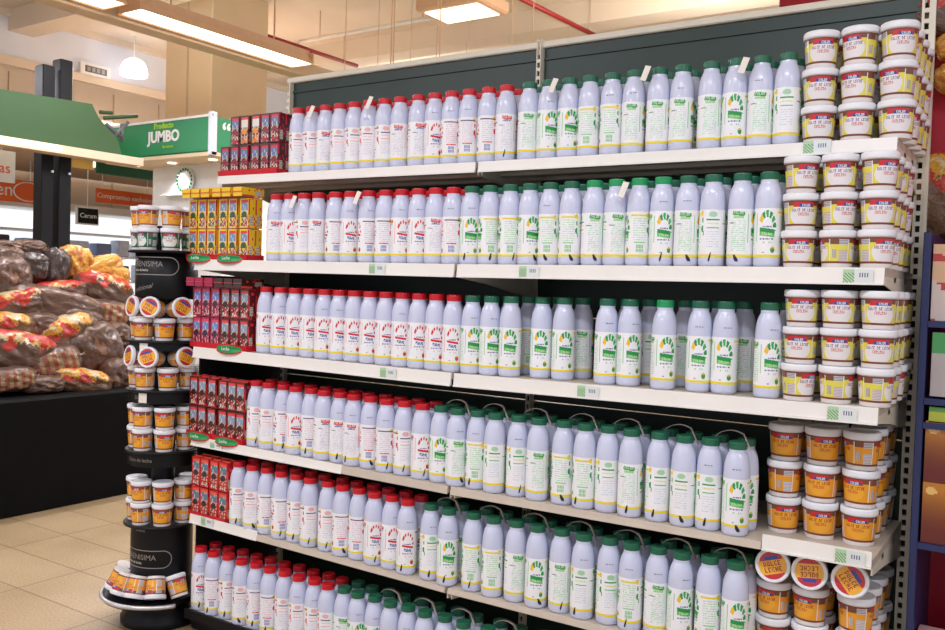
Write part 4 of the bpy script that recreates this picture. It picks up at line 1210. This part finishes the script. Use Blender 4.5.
# ---------------------------------------------------------------- next bay at the right: blue rack
RX0, RX1 = -.300, .35; RY0, RY1 = 2.56, 2.90
rk = empty('blue_rack', ((RX0+RX1)/2, RY0, 0), 0, 'dark blue metal rack of coffee boxes at the right edge', 'rack')
ztop = aty(928, 232, RY0).z
levels = [.02, aty(912, 556, RY0).z, aty(915, 495+48, RY0).z, aty(920, 446, RY0).z, aty(925, 390, RY0).z]
levels = sorted(levels)
child(MB().box(RX0, RX0+.018, RY0, RY1, 0, ztop, b=.002), 'side_panel', M['blue'], rk)
child(MB().box(RX1, RX1+.018, RY0, RY1, 0, ztop, b=.002), 'side_panel', M['blue'], rk)
LV = [.06, aty(913, 541, RY0).z-.018, aty(918, 421, RY0).z-.018, aty(920, 397, RY0).z-.018, aty(924, 320, RY0).z-.018]
for z in LV: child(MB().box(RX0+.018, RX1, RY0, RY1, z, z+.016), 'rack_shelf', M['blue'], rk)
def pbox(name, x0, x1, y0, y1, z0, z1, art, label, cat, group=None, tilt=0):
    nx, nz_ = 26, 40; vs, fs, cs = [], [], []
    w_, h_, d_ = x1-x0, z1-z0, y1-y0
    for j in range(nz_+1):
        for i in range(nx+1): vs.append((w_*i/nx-w_/2, -d_/2, h_*j/nz_))
    for j in range(nz_):
        for i in range(nx): fs.append([j*(nx+1)+i, j*(nx+1)+i+1, (j+1)*(nx+1)+i+1, (j+1)*(nx+1)+i]); cs.append(art((i+.5)/nx, (j+.5)/nz_))
    o_ = len(vs); e = d_/2
    vs += [(-w_/2, -e, 0), (w_/2, -e, 0), (w_/2, e, 0), (-w_/2, e, 0), (-w_/2, -e, h_), (w_/2, -e, h_), (w_/2, e, h_), (-w_/2, e, h_)]
    for f in ([3, 2, 1, 0], [4, 5, 6, 7], [1, 2, 6, 5], [2, 3, 7, 6], [3, 0, 4, 7]): fs.append([o_+q for q in f]); cs.append(art(.02, .6))
    o = MB().add(vs, fs, cs).build(name, M['paintgloss']); o.location = ((x0+x1)/2, (y0+y1)/2, z0); o.rotation_euler = (0, math.radians(tilt), 0)
    return tag(o, label, cat, group)
def coffee(s, t):
    if .60 < s < .95 and .06 < t < .26: return L('e8e2da') if int(s*60) % 2 and .09 < t < .23 else L('f4f0ea') if not (int(s*60) % 2) or t > .23 or t < .09 else L('2a2020')
    if t > .78 and math.hypot((s-.2)/.14, (t-.86)/.06) < 1: return L('f0c878')
    f = max(0, min(1, (t-.1)/.8)); a, b = L('6a2422'), L('c8822c'); return tuple(a[i]+(b[i]-a[i])*f*f for i in range(3))
def pinkp(s, t):
    return L('d8a8a8') if (math.sin(s*20)+math.sin(t*26+s*7)) > .2 else L('b8b4c0') if int(t*7) % 2 else L('d08080')
def greenp(s, t):
    if .3 < s < .9 and .2 < t < .8: return L('f2f0ea') if int(s*30) % 2 else L('3a3a3a')
    return L('b8c040') if t < .7 else L('5a9a40')
def greybox(s, t):
    r = math.hypot((s-.55)/.35, (t-.5)/.3)
    if .8 < r < 1: return L('4aa05a')
    if abs(t-.62+.3*(s-.5)) < .05 and .15 < s < .7: return L('7a4a8a')
    if s < .35 and t > .68: return L('4aa05a')
    return L('b8b0b0')
def redyel(s, t): return L('d8c8c0') if math.sin(s*9+t*5) > .3 else L('c03a3a') if t < .2 or math.sin(t*17+s*3) > .7 else L('e0b890')
bw = .098
for k in range(4):
    x = RX0+.024+k*(bw+.004)
    for t in range(2):
        h_ = .158
        pbox('coffee_box', x, x+bw, RY0+.01, RY0+.09, LV[1]+.017+t*(h_+.001), LV[1]+.017+t*(h_+.001)+h_, coffee, 'brown and orange coffee box with barcode, %s tier, %s from left on blue rack' % (['lower', 'upper'][t], ORD[k]), 'box', 'coffee boxes on the blue rack')
    for t in range(3):
        h_ = .150
        pbox('pink_pack', x, x+bw, RY0+.01, RY0+.09, LV[0]+.017+t*(h_+.001), LV[0]+.017+t*(h_+.001)+h_, pinkp, 'faded pink pack, %s tier, %s from left on blue rack' % (ORD[t], ORD[k]), 'box', 'pink packs at the bottom of the blue rack')
for k in range(3):
    x = RX0+.030+k*.15
    pbox('tea_box', x, x+.13, RY0+.01, RY0+.09, LV[2]+.017, LV[2]+.017+.040, greenp, 'yellow-green box with white barcode, %s from left on blue rack' % ORD[k], 'box', 'yellow-green boxes on the blue rack')
pbox('grey_carton', RX0+.03, RX0+.26, RY0+.01, RY0+.07, LV[3]+.022, LV[3]+.022+.165, greybox, 'grey carton with green swirl above the coffee boxes', 'box', None, tilt=0)
pbox('snack_pack', RX0+.022, RX0+.30, RY0+.02, RY0+.10, LV[4]+.017, LV[4]+.215, redyel, 'pale pack with red stripes on top level of blue rack', 'pack')
pbox('snack_pack', RX0+.322, RX0+.60, RY0+.02, RY0+.10, LV[4]+.017, LV[4]+.215, redyel, 'second pale pack with red stripes, farther right on blue rack', 'pack')
# bay behind: red backboard with bread bags
wr = MB().box(X2-.02, X2+1.4, YB+.10, YB+.14, 0, 2.42, b=.004)
tag(wr.build('red_backboard', M['redsign']), 'dark red board right of the white upright at the right edge', 'board')
me_or = me_bag[('yellow', 1)]
for k, (px, py, w_, h_, ti, kd) in enumerate([(945, 195, 46, 44, 40, 'yellow'), (949, 78, 16, 16, -30, 'amber'), (950, 15, 36, 24, 20, 'label'), (953, 45, 14, 20, 70, 'amber')]):
    P = aty(px, py, YB-.05+.08); s_ = P.y/.85/F
    o = link('bread_bag', me_bag[(kd, 2)]); o.location = P; o.scale = (w_*s_*1.4, .09, h_*s_*1.2)
    o.rotation_euler = (0, math.radians(ti), 0)
    tag(o, ['orange snack bag above the blue rack at the right edge', 'small yellow bag before the red board', 'red and yellow bag in the upper right corner', 'upright amber bag near the upper right corner'][k], 'bag', 'bags hanging on the red board')

# ---------------------------------------------------------------- light
w = bpy.data.worlds.new('world'); sc.world = w; w.use_nodes = True
bg = w.node_tree.nodes['Background']; bg.inputs[0].default_value = (*lin('f4f5ff'), 1); bg.inputs[1].default_value = .82
def area(name, loc, rot, sx, sy, e, col='f6f6ff'):
    l = bpy.data.lights.new(name, 'AREA'); l.shape = 'RECTANGLE'; l.size = sx; l.size_y = sy; l.energy = e; l.color = lin(col)
    o = bpy.data.objects.new(name, l); C.objects.link(o); o.location = loc; o.rotation_euler = rot; return o
# rows of fluorescent tubes over this aisle and its neighbours (above and behind the camera), plus a lamp added to brighten the column
for k, (x, y, e) in enumerate([(-3.2, .4, 42), (-.6, .4, 42), (1.6, .4, 30), (-2, -2.4, 40), (-5.37, 3.5, 45), (-8, 3, 60), (-9.6, 8, 120), (-3, 6, 90), (1, 6, 60), (-6, 11, 120), (-6, -1, 50), (-7.6, 5.1, 60), (-4.2, 6.2, 40)]):
    area('ceiling_tube_or_fill', (x, y, 3.18), (0, 0, 0), 1.6 if x != -5.37 else .2, .25 if x != -5.37 else 1.5, e)
# added upward fill lights without fixtures, to brighten the ceiling
for (x, y, e) in ((-5.25, 1.5, 40), (-3, 8, 110), (1, 7, 90), (-8, 5, 25), (-8.5, 12, 60)):
    area('ceiling_fill_light', (x, y, 3.48), (PI, 0, 0), .3, 2.5, e, 'fff4e6')
